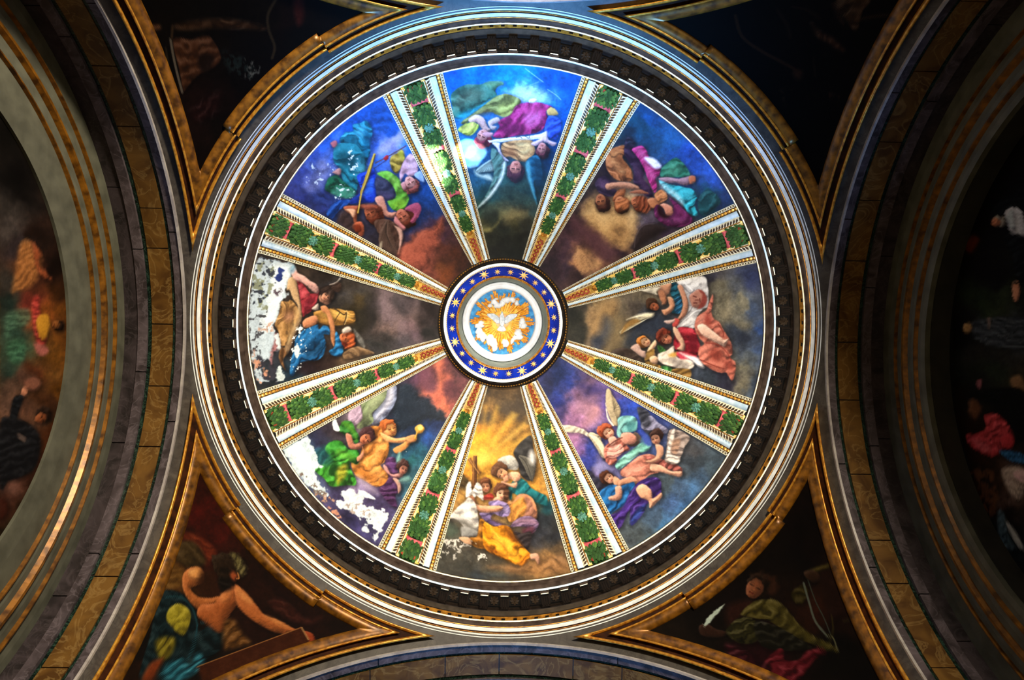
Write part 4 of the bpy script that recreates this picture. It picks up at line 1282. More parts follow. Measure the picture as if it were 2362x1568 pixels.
# top: seated figure in magenta, angel with a scroll below
PANELS[6] = (860, 120, 2.9033, '''
B: 520,150,0a5cc8 620,130,0c68d0 700,170,0c70d8 850,110,0a70d8 950,150,1078d8 900,200,1476d0 1080,130,0870c8 1200,160,0a5cb0 1300,170,0a54a4 1280,230,0c4a94 1180,210,1458a8 1050,220,2c80d0 950,250,80aee0 1050,260,a8c4e8 980,280,a4b8dc 1120,290,8cb4e0 1200,300,3c80cc 1250,330,1868c0 1320,280,1460b4 1300,400,1060b8 1250,470,1058b0 1290,450,0e4ca0 1230,600,0f4c9c 1190,700,0c2c4c 1220,560,1858b0 560,480,2468a8 600,430,2c78a8 700,720,1c5a8c 640,800,1c4c70 740,740,1c5484 800,650,1c4c78 700,850,1f5068 800,850,20485c 760,950,1c4448 900,860,244a48 960,900,2c4c44 1000,1000,2c4038 1050,950,1c3c40 900,950,283c34 850,1050,3c4434 960,1080,6a6040 900,1120,5c5238 1000,1100,524c34 1060,1080,2c3c38 760,1100,3a4438 740,1180,5c5838 800,1150,262c24 860,1200,20241e 960,1170,34321e 1020,1180,28281e 850,1300,1c1e18 960,1300,1a1c14 780,1250,24261e 780,1350,1c1c18 1040,1230,222420 900,1380,161812 1150,650,143c60 1150,900,12303c 720,1050,283c30
P d8e4f4 s=9 a=.5 : 880,260 1000,250 1150,300 1180,330 1060,310 960,290
P 0c4488 s=9 a=.5 : 1150,200 1330,190 1330,250 1200,240
L c8dcf4 w=3 a=.6 : 1020,110 1100,170 1140,200
L c8dcf4 w=3 a=.5 : 1170,250 1230,290 1260,320
L a0c0e8 w=3 a=.5 : 1000,250 1060,220 1110,200
P 3c6c5c f=70,16,.4 r=18,.4 : 520,290 570,240 640,215 720,215 780,195 860,195 875,215 840,230 820,260 830,290 780,320 700,370 620,400 540,440 530,360
P 7ca06c s=6 a=.6 : 760,205 860,200 870,220 810,235 760,225
P 5a6450 s=9 a=.6 f=60,14,.3 : 560,290 660,240 740,270 700,330 620,350 560,370
P 28a0a0 s=6 a=.75 f=70,12,.4 : 600,400 700,370 780,320 830,290 830,310 740,370 660,410 580,450 560,430
P 7c8048 f=75,14,.45 r=16,.4 : 740,360 820,300 900,280 990,320 970,370 930,420 880,435 830,420 780,400 700,420 620,480 590,470 660,420
P b8b860 s=6 a=.6 f=75,10,.3 : 860,350 970,330 930,410 860,430 840,390
P 5c4c34 s=6 a=.6 : 660,430 760,380 780,410 700,430
P 9c2c68 f=50,16,.5 r=18,.4 : 960,360 1020,340 1090,335 1160,350 1200,370 1160,400 1170,440 1150,500 1100,540 1040,550 960,560 880,575 810,570 810,550 850,500 840,460 920,420
P d070a4 s=8 a=.7 f=50,10,.3 : 1020,420 1100,400 1130,440 1090,490 1030,500
P c84c88 s=7 a=.6 : 980,380 1060,360 1120,380 1040,410
P 5c1440 s=6 a=.7 f=50,9,.3 : 860,500 960,480 1040,530 960,550 870,540
P c4a060 r=8,.4 : 1165,390 1200,370 1240,405 1235,420 1180,425
P 3054c0 f=50,11,.4 r=10,.4 : 1180,430 1250,450 1260,500 1230,580 1180,570 1150,520
P e8e0e4 r=6,.4 : 1045,320 1080,310 1100,325 1080,340 1050,340
P c8a49c r=12,.6 : 640,450 690,420 740,440 770,500 790,520 760,550 720,500 690,470 660,480
P b8a4a0 r=8,.5 : 770,470 830,435 850,460 800,490 830,500 800,520
P a8b44c f=40,10,.5 r=10,.4 : 570,520 600,490 660,470 710,490 690,530 650,560 600,545
P e0d880 s=5 a=.7 : 590,520 650,480 690,490 640,530
H c08880 7c3040 : 735,575 56 115 .5
P c8949c r=6,.5 : 735,540 800,540 800,560 760,570
Q f0eee4 s=1 : 770,592 900,575 1060,560 1130,545 1160,530 1165,565 1120,580 1000,590 860,602 780,606
L 3a3a40 w=1.5 : 960,572 985,568 1000,578
L 3a3a40 w=1.5 : 1020,565 1045,575 1050,562
L 9a9aa0 w=1.2 : 800,600 1120,572
P b88c5c f=110,12,.45 r=14,.4 : 870,610 960,590 1060,590 1085,640 1080,680 1040,730 980,730 920,700 880,700 860,660
P e8c888 s=6 a=.6 f=110,9,.3 : 960,610 1050,610 1060,660 1000,700 980,660
P 7c4c2c s=6 a=.6 : 870,650 940,650 960,700 890,700
P d4cce0 r=8,.4 : 800,610 850,610 850,640 870,690 910,730 870,720 840,690 835,650
P c8a8b0 r=9,.6 : 1060,610 1120,580 1150,550 1180,590 1230,610 1200,630 1150,600 1090,630
H b87c78 5c2c34 : 1135,655 48 100 .3
P d0b8c0 s=3 r=6,.4 : 1150,560 1165,530 1170,590 1150,600
H b07468 44202c : 955,790 62 95 0
K 88a4a0 n=12 : 850,690 690,800 860,780
P 4a7068 f=70,12,.4 r=14,.4 : 800,640 850,680 880,740 870,800 840,860 780,960 700,1050 760,950 800,860 810,780 790,700
P c8d8d0 s=3 : 870,740 890,740 880,820 840,900 780,980 700,1045 780,950 840,860 865,790
P a8bcb4 s=4 : 680,790 720,820 780,820 800,860 730,840 690,820
P 14506c f=110,10,.4 r=12,.4 : 1030,730 1100,690 1130,760 1130,850 1080,860 1090,940 1100,1010 1070,940 1040,830
P 4c90a0 s=3 : 1025,740 1050,740 1060,840 1080,930 1098,1020 1060,920 1030,820
P 0c2c40 s=5 a=.7 : 1080,720 1130,750 1140,860 1090,900 1080,800
P 8a8054 s=9 a=.6 e=4 r=14,.3 : 850,1060 900,1040 1000,1080 980,1130 900,1140 860,1110
P a09458 s=4 a=.6 e=3 : 735,1185 800,1170 840,1130 855,1080 850,1140 800,1190 740,1200
P 22261e s=9 a=.7 e=5 : 740,1090 820,1060 840,1100 800,1150 740,1160
P fbf0c0 s=6 a=.0 : 620,600 660,600 640,640
''')
# upper right: a wreath of figures in rust, rose and sea green over golden cloud
PANELS[7] = (1200, 160, 3.1367, '''
B: 860,300,103c64 900,260,12406c 950,340,184c84 1000,420,1c5080 880,400,143c54 830,360,144058 1050,450,1c4c78 1100,560,1c5080 980,520,1c4464 1150,600,24509c 1200,580,2450a4 1250,680,2a58b0 1300,700,2a54a4 1350,780,3058ac 1400,820,2c4c90 1480,900,2a4474 1500,950,24406c 1400,960,1c4454 1350,900,184850 1300,800,28487c 780,480,182838 700,520,1c3c48 740,560,1c2430 620,720,2c2028 560,780,2a1e20 500,880,281e1a 440,960,2a201c 400,1050,302420 470,1010,7c6044 520,1000,a07c4c 580,1060,b48e5c 650,1050,a88654 720,1030,a07c50 800,1000,b8905c 830,1060,a8845c 780,1100,a07c50 700,1150,94704a 600,1140,a47e50 540,1100,8a6844 640,1220,8a6844 740,1260,8c6a48 820,1180,b08c60 860,1120,8c7058 780,1240,7c5c40 900,1000,54505c 880,1060,505060 950,1100,54485c 900,1200,282428 1000,1150,342e30 850,1280,2c2426 960,1200,302a2c 420,1120,4a3034 480,1180,5a3a38 400,1200,4a3036 500,1240,54342e 350,1150,3c2830 320,1250,402c34 420,1300,5c3e34 450,1340,a87c54 500,1420,b88c60 440,1440,a87850 560,1440,6a4838 600,1330,5a3c38 560,1280,583834 650,1330,503634 700,1330,302028 300,1350,382630 220,1400,2c2026 350,1450,342630 260,1480,2a1c22 420,1500,2c1e20 380,1380,443038 1050,1130,3c2c40
P c8a068 s=9 a=.7 r=24,.3 e=4 : 440,1050 540,990 660,1050 780,980 850,1000 860,1100 810,1240 760,1290 680,1260 600,1220 560,1160 480,1090
P d8b47c s=9 a=.5 e=4 : 560,1030 640,1080 620,1150 560,1100
P d8b47c s=9 a=.5 e=4 : 780,1020 840,1040 830,1130 780,1140
P 8a6640 s=9 a=.6 e=4 f=60,20,.3 : 640,1180 720,1130 780,1180 720,1260 660,1240
P 54343a s=9 a=.7 e=5 : 360,1080 440,1080 520,1160 620,1230 700,1320 600,1400 520,1300 420,1200
P b4885c s=5 a=.9 r=12,.3 e=4 : 410,1290 440,1310 470,1360 520,1440 500,1480 440,1460 400,1390
P 281e1e r=20,.3 s=4 : 830,1240 860,1160 910,1120 980,1115 1060,1150 1020,1180 900,1240 830,1300
L 605458 w=3 a=.6 : 825,1290 840,1200 890,1130 970,1115
P 9a5c34 f=105,15,.4 r=16,.4 : 640,590 700,560 760,550 765,600 740,640 780,690 810,740 810,800 770,810 700,800 650,760 620,700 620,640
P c08450 s=6 a=.6 f=100,10,.4 : 660,600 720,590 700,640 760,710 740,760 690,720 650,680
P 5c3018 s=6 a=.6 : 690,640 740,650 770,700 730,700
P 2c1c30 f=100,14,.4 r=14,.4 : 775,490 830,540 810,600 860,640 900,720 890,790 940,850 960,920 900,910 860,850 820,820 820,740 780,660 750,600
P 54344c s=6 a=.6 : 830,700 890,760 940,880 880,850 840,780
P 302030 f=90,9,.4 r=10,.3 : 540,820 600,770 660,800 700,820 640,850 700,880 660,920 580,900
P 684860 s=5 a=.6 : 570,800 640,810 690,870 640,870 580,850
P a8306c f=60,12,.5 r=14,.4 : 810,575 870,550 910,580 930,630 960,690 1010,710 1010,760 980,790 990,850 970,890 930,810 900,730 860,650 820,600
P d870a0 s=5 a=.6 f=60,9,.3 : 840,580 890,590 940,700 980,780 940,780 900,680
P e8e0ec s=3 r=8,.3 : 900,640 960,640 1010,680 1020,710 980,720 940,690
P 2c6c54 f=60,14,.5 r=14,.4 : 1020,720 1070,670 1130,640 1190,690 1230,760 1200,780 1100,780 1020,780
P 5ca07c s=6 a=.5 f=60,9,.3 : 1040,730 1100,690 1160,720 1120,760 1050,760
P a07c84 r=10,.6 : 1000,790 1060,780 1150,790 1240,770 1260,810 1200,840 1120,820 1040,820
P b06848 r=5,.5 : 1220,780 1260,770 1270,810 1230,830
P 94542e f=60,9,.4 r=8,.4 : 700,880 760,860 750,930 720,960 670,950
P b07858 r=11,.65 : 620,830 700,815 790,820 850,845 860,870 800,865 700,860 630,870
P 94583c r=7,.5 : 790,890 860,870 900,880 930,900 860,900
H 8c5434 3c1c10 : 590,960 60 80 .3
H a86840 703818 : 730,975 58 80 .3
P a86438 s=3 f=60,7,.4 r=8,.4 : 690,960 760,930 790,960 770,1010 700,1010
H a05c38 6c3018 : 850,970 54 60 .4
P 7c3c20 s=3 f=40,7,.5 e=2 : 840,920 920,930 950,1000 900,1040 860,1010
P b07048 r=7,.5 : 920,940 980,930 1030,950 1000,990 950,1000
P c07c4c f=60,9,.3 r=8,.4 : 970,910 1020,870 1060,900 1060,940 1010,960
P 2c9ca4 f=40,13,.55 r=14,.4 : 1000,800 1080,830 1180,850 1250,870 1280,920 1260,980 1290,1060 1220,1040 1160,960 1080,900 1040,860
P c8e4dc s=5 a=.75 f=40,9,.3 : 1010,810 1080,850 1160,920 1180,980 1110,920 1040,870
P 4cbcc4 s=5 a=.6 f=40,9,.3 : 1140,860 1230,880 1250,940 1190,930
P 1c4c50 f=50,13,.4 r=12,.3 : 1290,930 1340,880 1400,890 1450,960 1400,1010 1330,1060 1290,1020
P 284050 s=5 a=.8 : 1250,820 1290,860 1300,940 1280,920 1260,870
P 5c1c48 f=50,13,.5 r=14,.4 : 1080,930 1140,970 1200,1030 1250,1090 1200,1130 1120,1140 1040,1120 980,1070 970,1010 1000,980 1040,1060 1090,1050 1110,990
P 94507c s=5 a=.6 f=50,9,.4 : 1000,1050 1060,1100 1150,1110 1200,1080 1140,1080 1060,1070
P 8c3860 s=5 a=.6 : 1090,950 1150,1000 1180,1060 1120,1000
P c88468 r=9,.6 : 1010,980 1050,970 1100,1000 1100,1050 1060,1060 1040,1010
P 240c14 s=4 : 990,1000 1010,990 1050,1050 1080,1060 1040,1080 1000,1050
P 1c2430 s=5 a=.8 f=60,9,.3 : 770,490 800,500 840,550 800,550 770,560
''')

# ------------------------------------------------------------------ frescoes on the dome
FR_TXT = {
    0: 'curved fresco of a woman in red drapery holding up a white cloth',
    1: 'curved fresco of a winged angel in pink with a sea green sash against violet clouds',
    2: 'curved fresco of a kneeling angel in orange embracing a tall wooden cross',
    3: 'curved fresco of a golden robed angel raising a cup, lower edge patched bare',
    4: 'curved fresco of figures around a bundle of rods, outer edge flaked white',
    5: 'curved fresco of figures in bright blue and sea green with a long golden reed',
    6: 'curved fresco of a magenta robed figure above an upside down angel holding a white scroll',
    7: 'curved fresco of huddled figures in rust and rose above golden clouds',
}


def tolin(c):
    return np.where(c <= .04045, c / 12.92, ((c + .055) / 1.055) ** 2.4)


def sample(P):
    px, py = proj(P.reshape(-1, 3))
    px, py = np.clip(px, 0, PW - 1.01), np.clip(py, 0, PH - 1.01)
    xi, yi = px.astype(int), py.astype(int)
    fx, fy = (px - xi)[:, None], (py - yi)[:, None]
    c = (plan[yi, xi] * (1 - fx) + plan[yi, xi + 1] * fx) * (1 - fy) + (plan[yi + 1, xi] * (1 - fx) + plan[yi + 1, xi + 1] * fx) * fy
    return tolin(np.clip(c, 0, 1) ** 1.1)


ALB = np.array([.92, .92, .92])
for k in range(8):
    ps = np.array([psi_of_rho(r) for r in np.linspace(600, 138, 300)])
    nph = 236
    P = np.zeros((len(ps), nph, 3))
    for i, s in enumerate(ps):
        hw = PI / 8 - rib_half(s) * .985
        f = k * PI / 4 + np.linspace(-hw, hw, nph)
        r = RD * math.cos(s)
        P[i] = np.c_[r * np.cos(f), r * np.sin(f), np.full(nph, HC + RD * math.sin(s))]
    edge = np.concatenate([P[0], P[1:, -1], P[-1, ::-1], P[::-1, 0]])
    ex, ey = proj(edge)
    ox, oy, sc, txt = PANELS[k]
    paint(ox, oy, sc, txt, clip=np.c_[ex, ey][::4])
    o = grid_obj('ceiling_fresco', P, M['fresco'], None, vcol=np.clip(sample(P) * ALB, 0, .95))
    o['label'], o['category'] = FR_TXT[k], 'fresco'
    o['group'] = 'frescoes between the dome ribs'

# ------------------------------------------------------------------ ribs of the dome
RIB_TXT = [
    'garlanded dome rib between the white cloth fresco and the pink angel fresco',
    'garlanded dome rib between the pink angel fresco and the wooden cross fresco',
    'garlanded dome rib between the wooden cross fresco and the raised cup fresco',
    'garlanded dome rib between the raised cup fresco and the flaked fresco of rods',
    'garlanded dome rib between the flaked fresco of rods and the golden reed fresco',
    'stucco dome rib crossed by a glaring white sun patch, beside the golden reed fresco',
    'garlanded dome rib between the white scroll fresco and the rust and rose fresco',
    'garlanded dome rib between the rust and rose fresco and the white cloth fresco',
]
NS = 64
RHO = np.linspace(599, 151.5, NS)
PSI = [psi_of_rho(r) for r in RHO]


def rp(pc, u, rho, d):
    s = psi_of_rho(rho)
    return dome(pc + u * rib_half(s), s, d)


def strip(name, mat, parent, pc, prof, smooth=False, rho0=599, rho1=151.5, n=NS):
    P = np.zeros((len(prof), n, 3))
    for j, rho in enumerate(np.linspace(rho0, rho1, n)):
        s = psi_of_rho(rho)
        hw = rib_half(s)
        k = .35 + .65 * min(1, (rho - 100) / 480)
        for i, (u, d) in enumerate(prof):
            P[i, j] = dome(pc + u * hw, s, d * k)
    return grid_obj(name, P, mat, parent, smooth=smooth)


def lump(mb, pc, u, rho, du, dr, d0, dh, c=None, n=6):
    """half egg lying on the rib, du across and dr along (in plan units)"""
    ring = []
    top = rp(pc, u, rho, d0 + dh)
    for lev, sc in ((d0, 1.0), (d0 + dh * .7, .72)):
        for i in range(n):
            a = 2 * PI * i / n
            ring.append(rp(pc, u + du * math.cos(a) * sc, rho + dr * math.sin(a) * sc, lev))
    F = [(i, (i + 1) % n, n + (i + 1) % n, n + i) for i in range(n)] + [(n + i, n + (i + 1) % n, 2 * n) for i in range(n)]
    mb.add(ring + [top], F, c)


def leaf(mb, pc, u, rho, du, dr, ang, d0, rise, c):
    """pointed leaf with a raised midrib: base at (u,rho), tip dr further in"""
    ca_, sa_ = math.cos(ang), math.sin(ang)
    hwpx = rho * rib_half(psi_of_rho(rho))

    def q(x, y, d):     # x across, y along, both in plan units
        X, Y = x * ca_ - y * sa_, x * sa_ + y * ca_
        return rp(pc, u + X / hwpx, rho - Y, d)
    V = [q(0, 0, d0 + rise * .5), q(-du, dr * .45, d0 + rise * .2), q(0, dr * .5, d0 + rise), q(du, dr * .45, d0 + rise * .2),
         q(0, dr, d0 + rise * .55), q(-du * .75, dr * .78, d0 + rise * .2), q(du * .75, dr * .78, d0 + rise * .2)]
    mb.add(V, [(0, 2, 1), (0, 3, 2), (1, 2, 5), (3, 6, 2), (5, 2, 4), (2, 6, 4)], c)


BUND = [(236, 266), (286, 316), (336, 366), (388, 427), (450, 482), (504, 548), (567, 601)]
FLOW = [276, 377, 493]
RIBB = [326, 438.5, 557.5]
for k in range(8):
    pc = k * PI / 4 + PI / 8
    rr = np.random.default_rng(40 + k)
    rib = thing('dome_rib', RIB_TXT[k], 'rib', group='garlanded ribs of the dome')
    strip('garland_panel', M['ground'], rib, pc, [(-.37, .05), (0, .045), (.37, .05)])
    for sg in (-1, 1):
        strip('gilt_fillet', M['ivory'], rib, pc, [(sg * u, d) for u, d in ((.335, .05), (.34, .10), (.365, .10), (.37, .08))])
        strip('gilt_fillet', M['oldgold'], rib, pc, [(sg * u, d) for u, d in ((.37, .08), (.378, .105), (.40, .105), (.405, .09))])
        strip('leaf_moulding', M['ivory'], rib, pc, [(sg * u, d) for u, d in ((.405, .09), (.43, .10), (.52, .085), (.565, .06))])
        strip('flat_band', M['paleblue'], rib, pc, [(sg * u, d) for u, d in ((.565, .06), (.57, .07), (.755, .07), (.76, .04))])
        strip('egg_moulding', M['bronze'], rib, pc, [(sg * u, d) for u, d in ((.76, .04), (.77, .03), (.89, .03), (.895, .05))])
        strip('bead_moulding', M['ivory'], rib, pc, [(sg * u, d) for u, d in ((.895, .05), (.90, .06), (.915, .06), (.92, .03))])
        strip('bead_groove', M['bronze'], rib, pc, [(sg * u, d) for u, d in ((.92, .03), (.975, .03))])
        strip('edge_fillet', M['ivory'], rib, pc, [(sg * u, d) for u, d in ((.975, .03), (.977, .045), (.998, .045), (1.0, -.01))])
        # eggs, beads and leaf tongues: small ornaments, joined row by row
        eg, be, lf = MB(), MB(), MB()
        rho = 597.0
        while rho > 153:
            stp = 1.4 + 7.6 * (rho / 590)
            lump(eg, pc, sg * .83, rho, .062, stp * .36, .025, .05 * (.4 + .6 * rho / 590))
            rho -= stp
        e = eg.obj('egg_row', M['gold'], rib)
        e['kind'] = 'stuff'
        rho = 597.0
        while rho > 153:
            stp = 1.2 + 5.4 * (rho / 590)
            lump(be, pc, sg * .948, rho, .021, stp * .3, .026, .03 * (.4 + .6 * rho / 590), n=5)
            rho -= stp
        e = be.obj('bead_row', M['ivory'], rib)
        e['kind'] = 'stuff'
        rho = 597.0
        gl = MB()
        while rho > 155:
            stp = 1.3 + 6.2 * (rho / 590)
            leaf(lf, pc, sg * .545, rho, stp * .36, stp * 1.7, sg * .95, .09, .03, None)
            lump(gl, pc, sg * .465, rho - stp * .4, .025, stp * .25, .088, .02, n=4)
            rho -= stp
        e = lf.obj('leaf_row', M['bronze'], rib)
        e['kind'] = 'stuff'
        e = gl.obj('gilt_glint_row', M['oldgold'], rib)  # gold dots stand in for glints on the dark leaves
        e['kind'] = 'stuff'
        # ragged gilt leaf fringe
        fr = MB()
        rho = 600.0
        while rho > 226:
            stp = (2.2 + 4.5 * rho / 590) * (.75 + .5 * rr.random())
            leaf(fr, pc, sg * .30, rho, stp * .62, stp * 1.7, sg * -(.55 + .5 * rr.random()), .055, .035, None)
            leaf(fr, pc, sg * .275, rho, stp * .7, stp * 1.6, sg * -.2, .05, .03, None)
            rho -= stp
        e = fr.obj('leaf_fringe', M['fringe'], rib)
        e['kind'] = 'stuff'
    # garland: bundles of laurel leaves, flowers and ribbons
    for a0, a1 in BUND:
        mb = MB()
        mid, half = (a0 + a1) / 2, (a1 - a0) / 2 + 8
        rho = a1 + 4
        row = 0
        while rho > a0 - 3:
            size = 3.4 + 6.4 * rho / 590
            hwpx = rho * rib_half(psi_of_rho(rho))
            wmax = hwpx * .325 * math.sqrt(max(.12, 1 - (abs(rho - mid) / half) ** 4))
            ncol = max(2, int(round(2 * wmax / (size * .78))))
            for c in range(ncol):
                x = (c + .5 + (.25 if row % 2 else -.25) * (ncol > 2)) / ncol * 2 - 1
                g = .75 + .5 * rr.random()
                cc = lin('2a4c22') * g if rr.random() > .2 else lin('44682c') * g
                leaf(mb, pc, x * wmax / hwpx, rho + size * .3 * (rr.random() - .3), size * .52, size * 1.25, -x * .35 + (rr.random() - .5) * .5,
                     .075 + .05 * (1 - x * x), .035, cc)
            rho -= size * .62
            row += 1
        # dark bed under the leaves
        hb = [mid + half * .95 * math.cos(t) for t in np.linspace(0, 2 * PI, 13)[:-1]]
        V = []
        for t in np.linspace(0, 2 * PI, 16, endpoint=False):
            rho = mid + half * math.cos(t)
            V.append(rp(pc, .315 * math.copysign(abs(math.sin(t)) ** .6, math.sin(t)), rho, .07))
        mb.add(V + [rp(pc, 0, mid, .12)], [(i, (i + 1) % 16, 16) for i in range(16)], lin('16280f'))
        mb.obj('leaf_bundle', M['leaf'], rib, paint=True)
    for f0 in FLOW:
        mb = MB()
        size = 4 + 8.5 * f0 / 590
        for i in range(8):
            leaf(mb, pc, 0, f0, size * .42, size * 1.15, 2 * PI * i / 8 + .2, .13, .03, None)
        for i in range(5):
            leaf(mb, pc, 0, f0, size * .3, size * .6, 2 * PI * i / 5, .155, .03, None)
        lump(mb, pc, 0, f0, .05, size * .22, .16, .03)
        mb.obj('flower', M['teal'], rib)
    for b0 in RIBB:
        # hourglass ribbon knot with pleats
        mb = MB()
        h = 8 + 3 * b0 / 590
        rows = []
        for i, f in enumerate(np.linspace(-1, 1, 9)):
            wd = .29 * (.95 - .0 * abs(f))
            hh = h * (.42 + .62 * abs(f) ** 1.5)
            rows.append([rp(pc, f * .30, b0 + hh * g, .085 + .02 * (j % 2) + .04 * (1 - abs(f))) for j, g in enumerate((-1, -.5, 0, .5, 1))])
        V = [p for r in rows for p in r]
        F = [(i * 5 + j, i * 5 + j + 1, i * 5 + j + 6, i * 5 + j + 5) for i in range(8) for j in range(4)]
        mb.add(V, F)
        mb.obj('ribbon', M['red'], rib)
    # twisted rope towards the lantern and a small gilt mask
    for ph in (0, PI):
        P = []
        for rho in np.linspace(212, 154, 40):
            t = (rho - 150) / 62
            w = (.10 + .10 * t)
            u0 = w * math.sin(rho * .30 + ph)
            d0 = .10 + .03 * math.cos(rho * .30 + ph)
            P.append([rp(pc, u0 + .085 * math.cos(a), rho, d0 + .03 * math.sin(a)) for a in np.linspace(0, 2 * PI, 6, endpoint=False)])
        P = np.array(P)
        grid_obj('rope_strand', P, M['rope'], rib, close=True)
    mb = MB()
    lump(mb, pc, 0, 226, .25, 9, .05, .07, n=8)
    lump(mb, pc, -.09, 223, .05, 2, .11, .03)
    lump(mb, pc, .09, 223, .05, 2, .11, .03)
    lump(mb, pc, 0, 229, .05, 3, .12, .03)
    lump(mb, pc, 0, 234, .12, 1.5, .10, .02)
    mb.obj('gilt_mask', M['oldgold'], rib)
    mb = MB()
    for u0, r0 in ((-.2, 599), (.2, 599), (0, 600)):
        leaf(mb, pc, u0, r0, 6, 12, 0, .10, .04, None)
    mb.obj('terracotta_base', M['rope'], rib)

# ------------------------------------------------------------------ ring and medallion of the lantern
LX = -.05
lan = thing('lantern_ring', 'deep blue lantern ring with gilt stars at the crown of the dome', 'lantern ring')


def lrev(name, prof, mat, smooth=False):
    return revolve(name, prof, mat, lan, n=160, smooth=smooth, cx=LX)


def circ(rho, h):
    return rho * h / FPX


lrev('collar', [(152, 18.62), (149, 18.45), (145, 18.42)], M['taupe'])
lrev('collar_moulding', bulge((145, 18.42), (140, 18.40), .006) + [(137.5, 18.42)], M['umber'], True)
lrev('white_moulding', [(137.5, 18.42), (137, 18.38)] + bulge((137, 18.38), (132, 18.40), .006) + [(131.2, 18.44)], M['white'], True)
lrev('gilt_fillet', [(131.2, 18.44), (131, 18.43), (129.6, 18.46)], M['ivory'])
lrev('blue_frieze', [(129.6, 18.46), (128, 18.52), (112, 18.66), (108.5, 18.70)], M['cobalt'])
lrev('gilt_rope_moulding', bulge((108.5, 18.68), (103.5, 18.72), .008), M['oldgold'], True)
lrev('drum', [(103.5, 18.72), (103.2, 18.8), (93.0, 20.55)], M['drum'])
mb = MB()


def lpt(phi, rho, h):
    r = rho * h / FPX
    return (LX + r * math.cos(phi), r * math.sin(phi), h)


def llump(mb, phi, rho, h, dphi, drho, dh, n=6):
    V = [lpt(phi + dphi * math.cos(2 * PI * i / n), rho + drho * math.sin(2 * PI * i / n), h) for i in range(n)]
    mb.add(V + [lpt(phi, rho, h - dh)], [(i, (i + 1) % n, n) for i in range(n)])


for i in range(150):
    llump(mb, 2 * PI * i / 150, 146.5, 18.43, .014, 1.6, .03)
e = mb.obj('egg_row', M['gold'], lan)
e['kind'] = 'stuff'
mb = MB()
for i in range(180):
    llump(mb, 2 * PI * i / 180, 130.6, 18.435, .010, .9, .02, 5)
for i in range(150):
    llump(mb, 2 * PI * i / 150, 106, 18.64, .012, 1.6, .025, 5)
e = mb.obj('bead_row', M['gold'], lan)
e['kind'] = 'stuff'


def star_obj(phi, rho, rad):
    h = 18.52 + (128 - rho) / 16 * .14 - .02
    c = np.array(lpt(phi, rho, h))
    er = np.array([math.cos(phi), math.sin(phi), -.79]) * .88
    et = np.array([-math.sin(phi), math.cos(phi), 0])
    V = [c + np.array([0, 0, -.035])]
    for i in range(16):
        a = 2 * PI * i / 16
        r = rad if i % 2 == 0 else rad * .36
        z = -.004
        V.append(c + er * r * math.cos(a) + et * r * math.sin(a) + np.array([0, 0, z]))
    mesh_obj('star', V, [(0, i + 1, (i + 1) % 16 + 1) for i in range(16)], M['star'], lan)


for k in range(8):
    a = math.radians(22.5 + 45 * k)
    star_obj(a, 119, .15)
    star_obj(a + math.radians(15.2), 118, .098)
    star_obj(a + math.radians(29.8), 118, .098)

med = thing('medallion', 'bright round medallion with white dove, gilt rays and clouds at the top of the lantern', 'medallion')
HD = 20.6


def dpt(x, y, d=0.0):
    """x, y: plan units from the centre of the medallion, d: depth towards the viewer"""
    s = HD / FPX
    return (LX + x * s, y * s, HD - d)


def mrev(name, prof, mat, smooth=True):
    t = np.linspace(0, 2 * PI, 128, endpoint=False)
    P = np.array([[dpt(r * math.cos(a), r * math.sin(a), d) for a in t] for r, d in prof])
    return grid_obj(name, P, mat, med, smooth=smooth, close=True)


mrev('white_ring', [(93, -.10), (91.5, .10), (90, .16), (87, .17), (84.5, .11), (83, .10), (81.5, .13), (78, .13), (76, .07), (75, .0)], M['snow'])
mrev('blue_disc', [(75.5, 0), (40, 0), (.1, 0)], M['sky'], False)
rr = np.random.default_rng(5)


def flat_piece(name, pts, d0, d1, mat, parent=med):
    """raised plaque with a slightly domed top"""
    n = len(pts)
    c = np.mean(pts, 0)
    V = [dpt(x, y, d0) for x, y in pts] + [dpt(c[0] + (x - c[0]) * .9, c[1] + (y - c[1]) * .9, d1) for x, y in pts] + [dpt(c[0], c[1], d1 + .01)]
    F = [(i, (i + 1) % n, n + (i + 1) % n, n + i) for i in range(n)] + [(n + i, n + (i + 1) % n, 2 * n) for i in range(n)]
    return mesh_obj(name, V, F, mat, parent)


# rays: long bundles and short darts between
NR = 70
for i in range(NR):
    a = 2 * PI * (i + rr.random() * .5) / NR
    L = 54 + 14 * rr.random()
    if i % 7 == 0:
        L = 74
    elif i % 7 in (1, 6):
        L = 66 + 6 * rr.random()
    w = 2.3 + 1.2 * rr.random()
    if i % 7 == 0:
        w = 4.0
    u = np.array([math.cos(a), math.sin(a)])
    v = np.array([-u[1], u[0]])
    p = [u * 22 - v * w * .45, u * L - v * w, u * (L + 1.5) - v * w * .3, u * (L - 2) , u * (L + .8) + v * w * .5, u * (L - 1) + v * w, u * 22 + v * w * .45]
    flat_piece('ray', p, .01, .035 + .03 * rr.random(), M['ray'])
for i in range(40):
    a = 2 * PI * (i + .5 * rr.random()) / 40
    u = np.array([math.cos(a), math.sin(a)])
    v = np.array([-u[1], u[0]])
    L = 40 + 12 * rr.random()
    flat_piece('inner_ray', [u * 16 - v * 1.2, u * L - v * 2.0, u * (L + 2), u * L + v * 2.0, u * 16 + v * 1.2], .03, .07, M['glow'])
t = np.linspace(0, 2 * PI, 40, endpoint=False)
flat_piece('outline_ring', [(26.8 * math.cos(a), 26.8 * math.sin(a)) for a in t], .06, .074, M['ink'])
flat_piece('glory_disc', [(26 * math.cos(a), 26 * math.sin(a)) for a in t], .07, .085, M['glow'])
flat_piece('peach_disc', [(17 * math.cos(a), 17 * math.sin(a) - 2) for a in t], .085, .098, M['peach'])


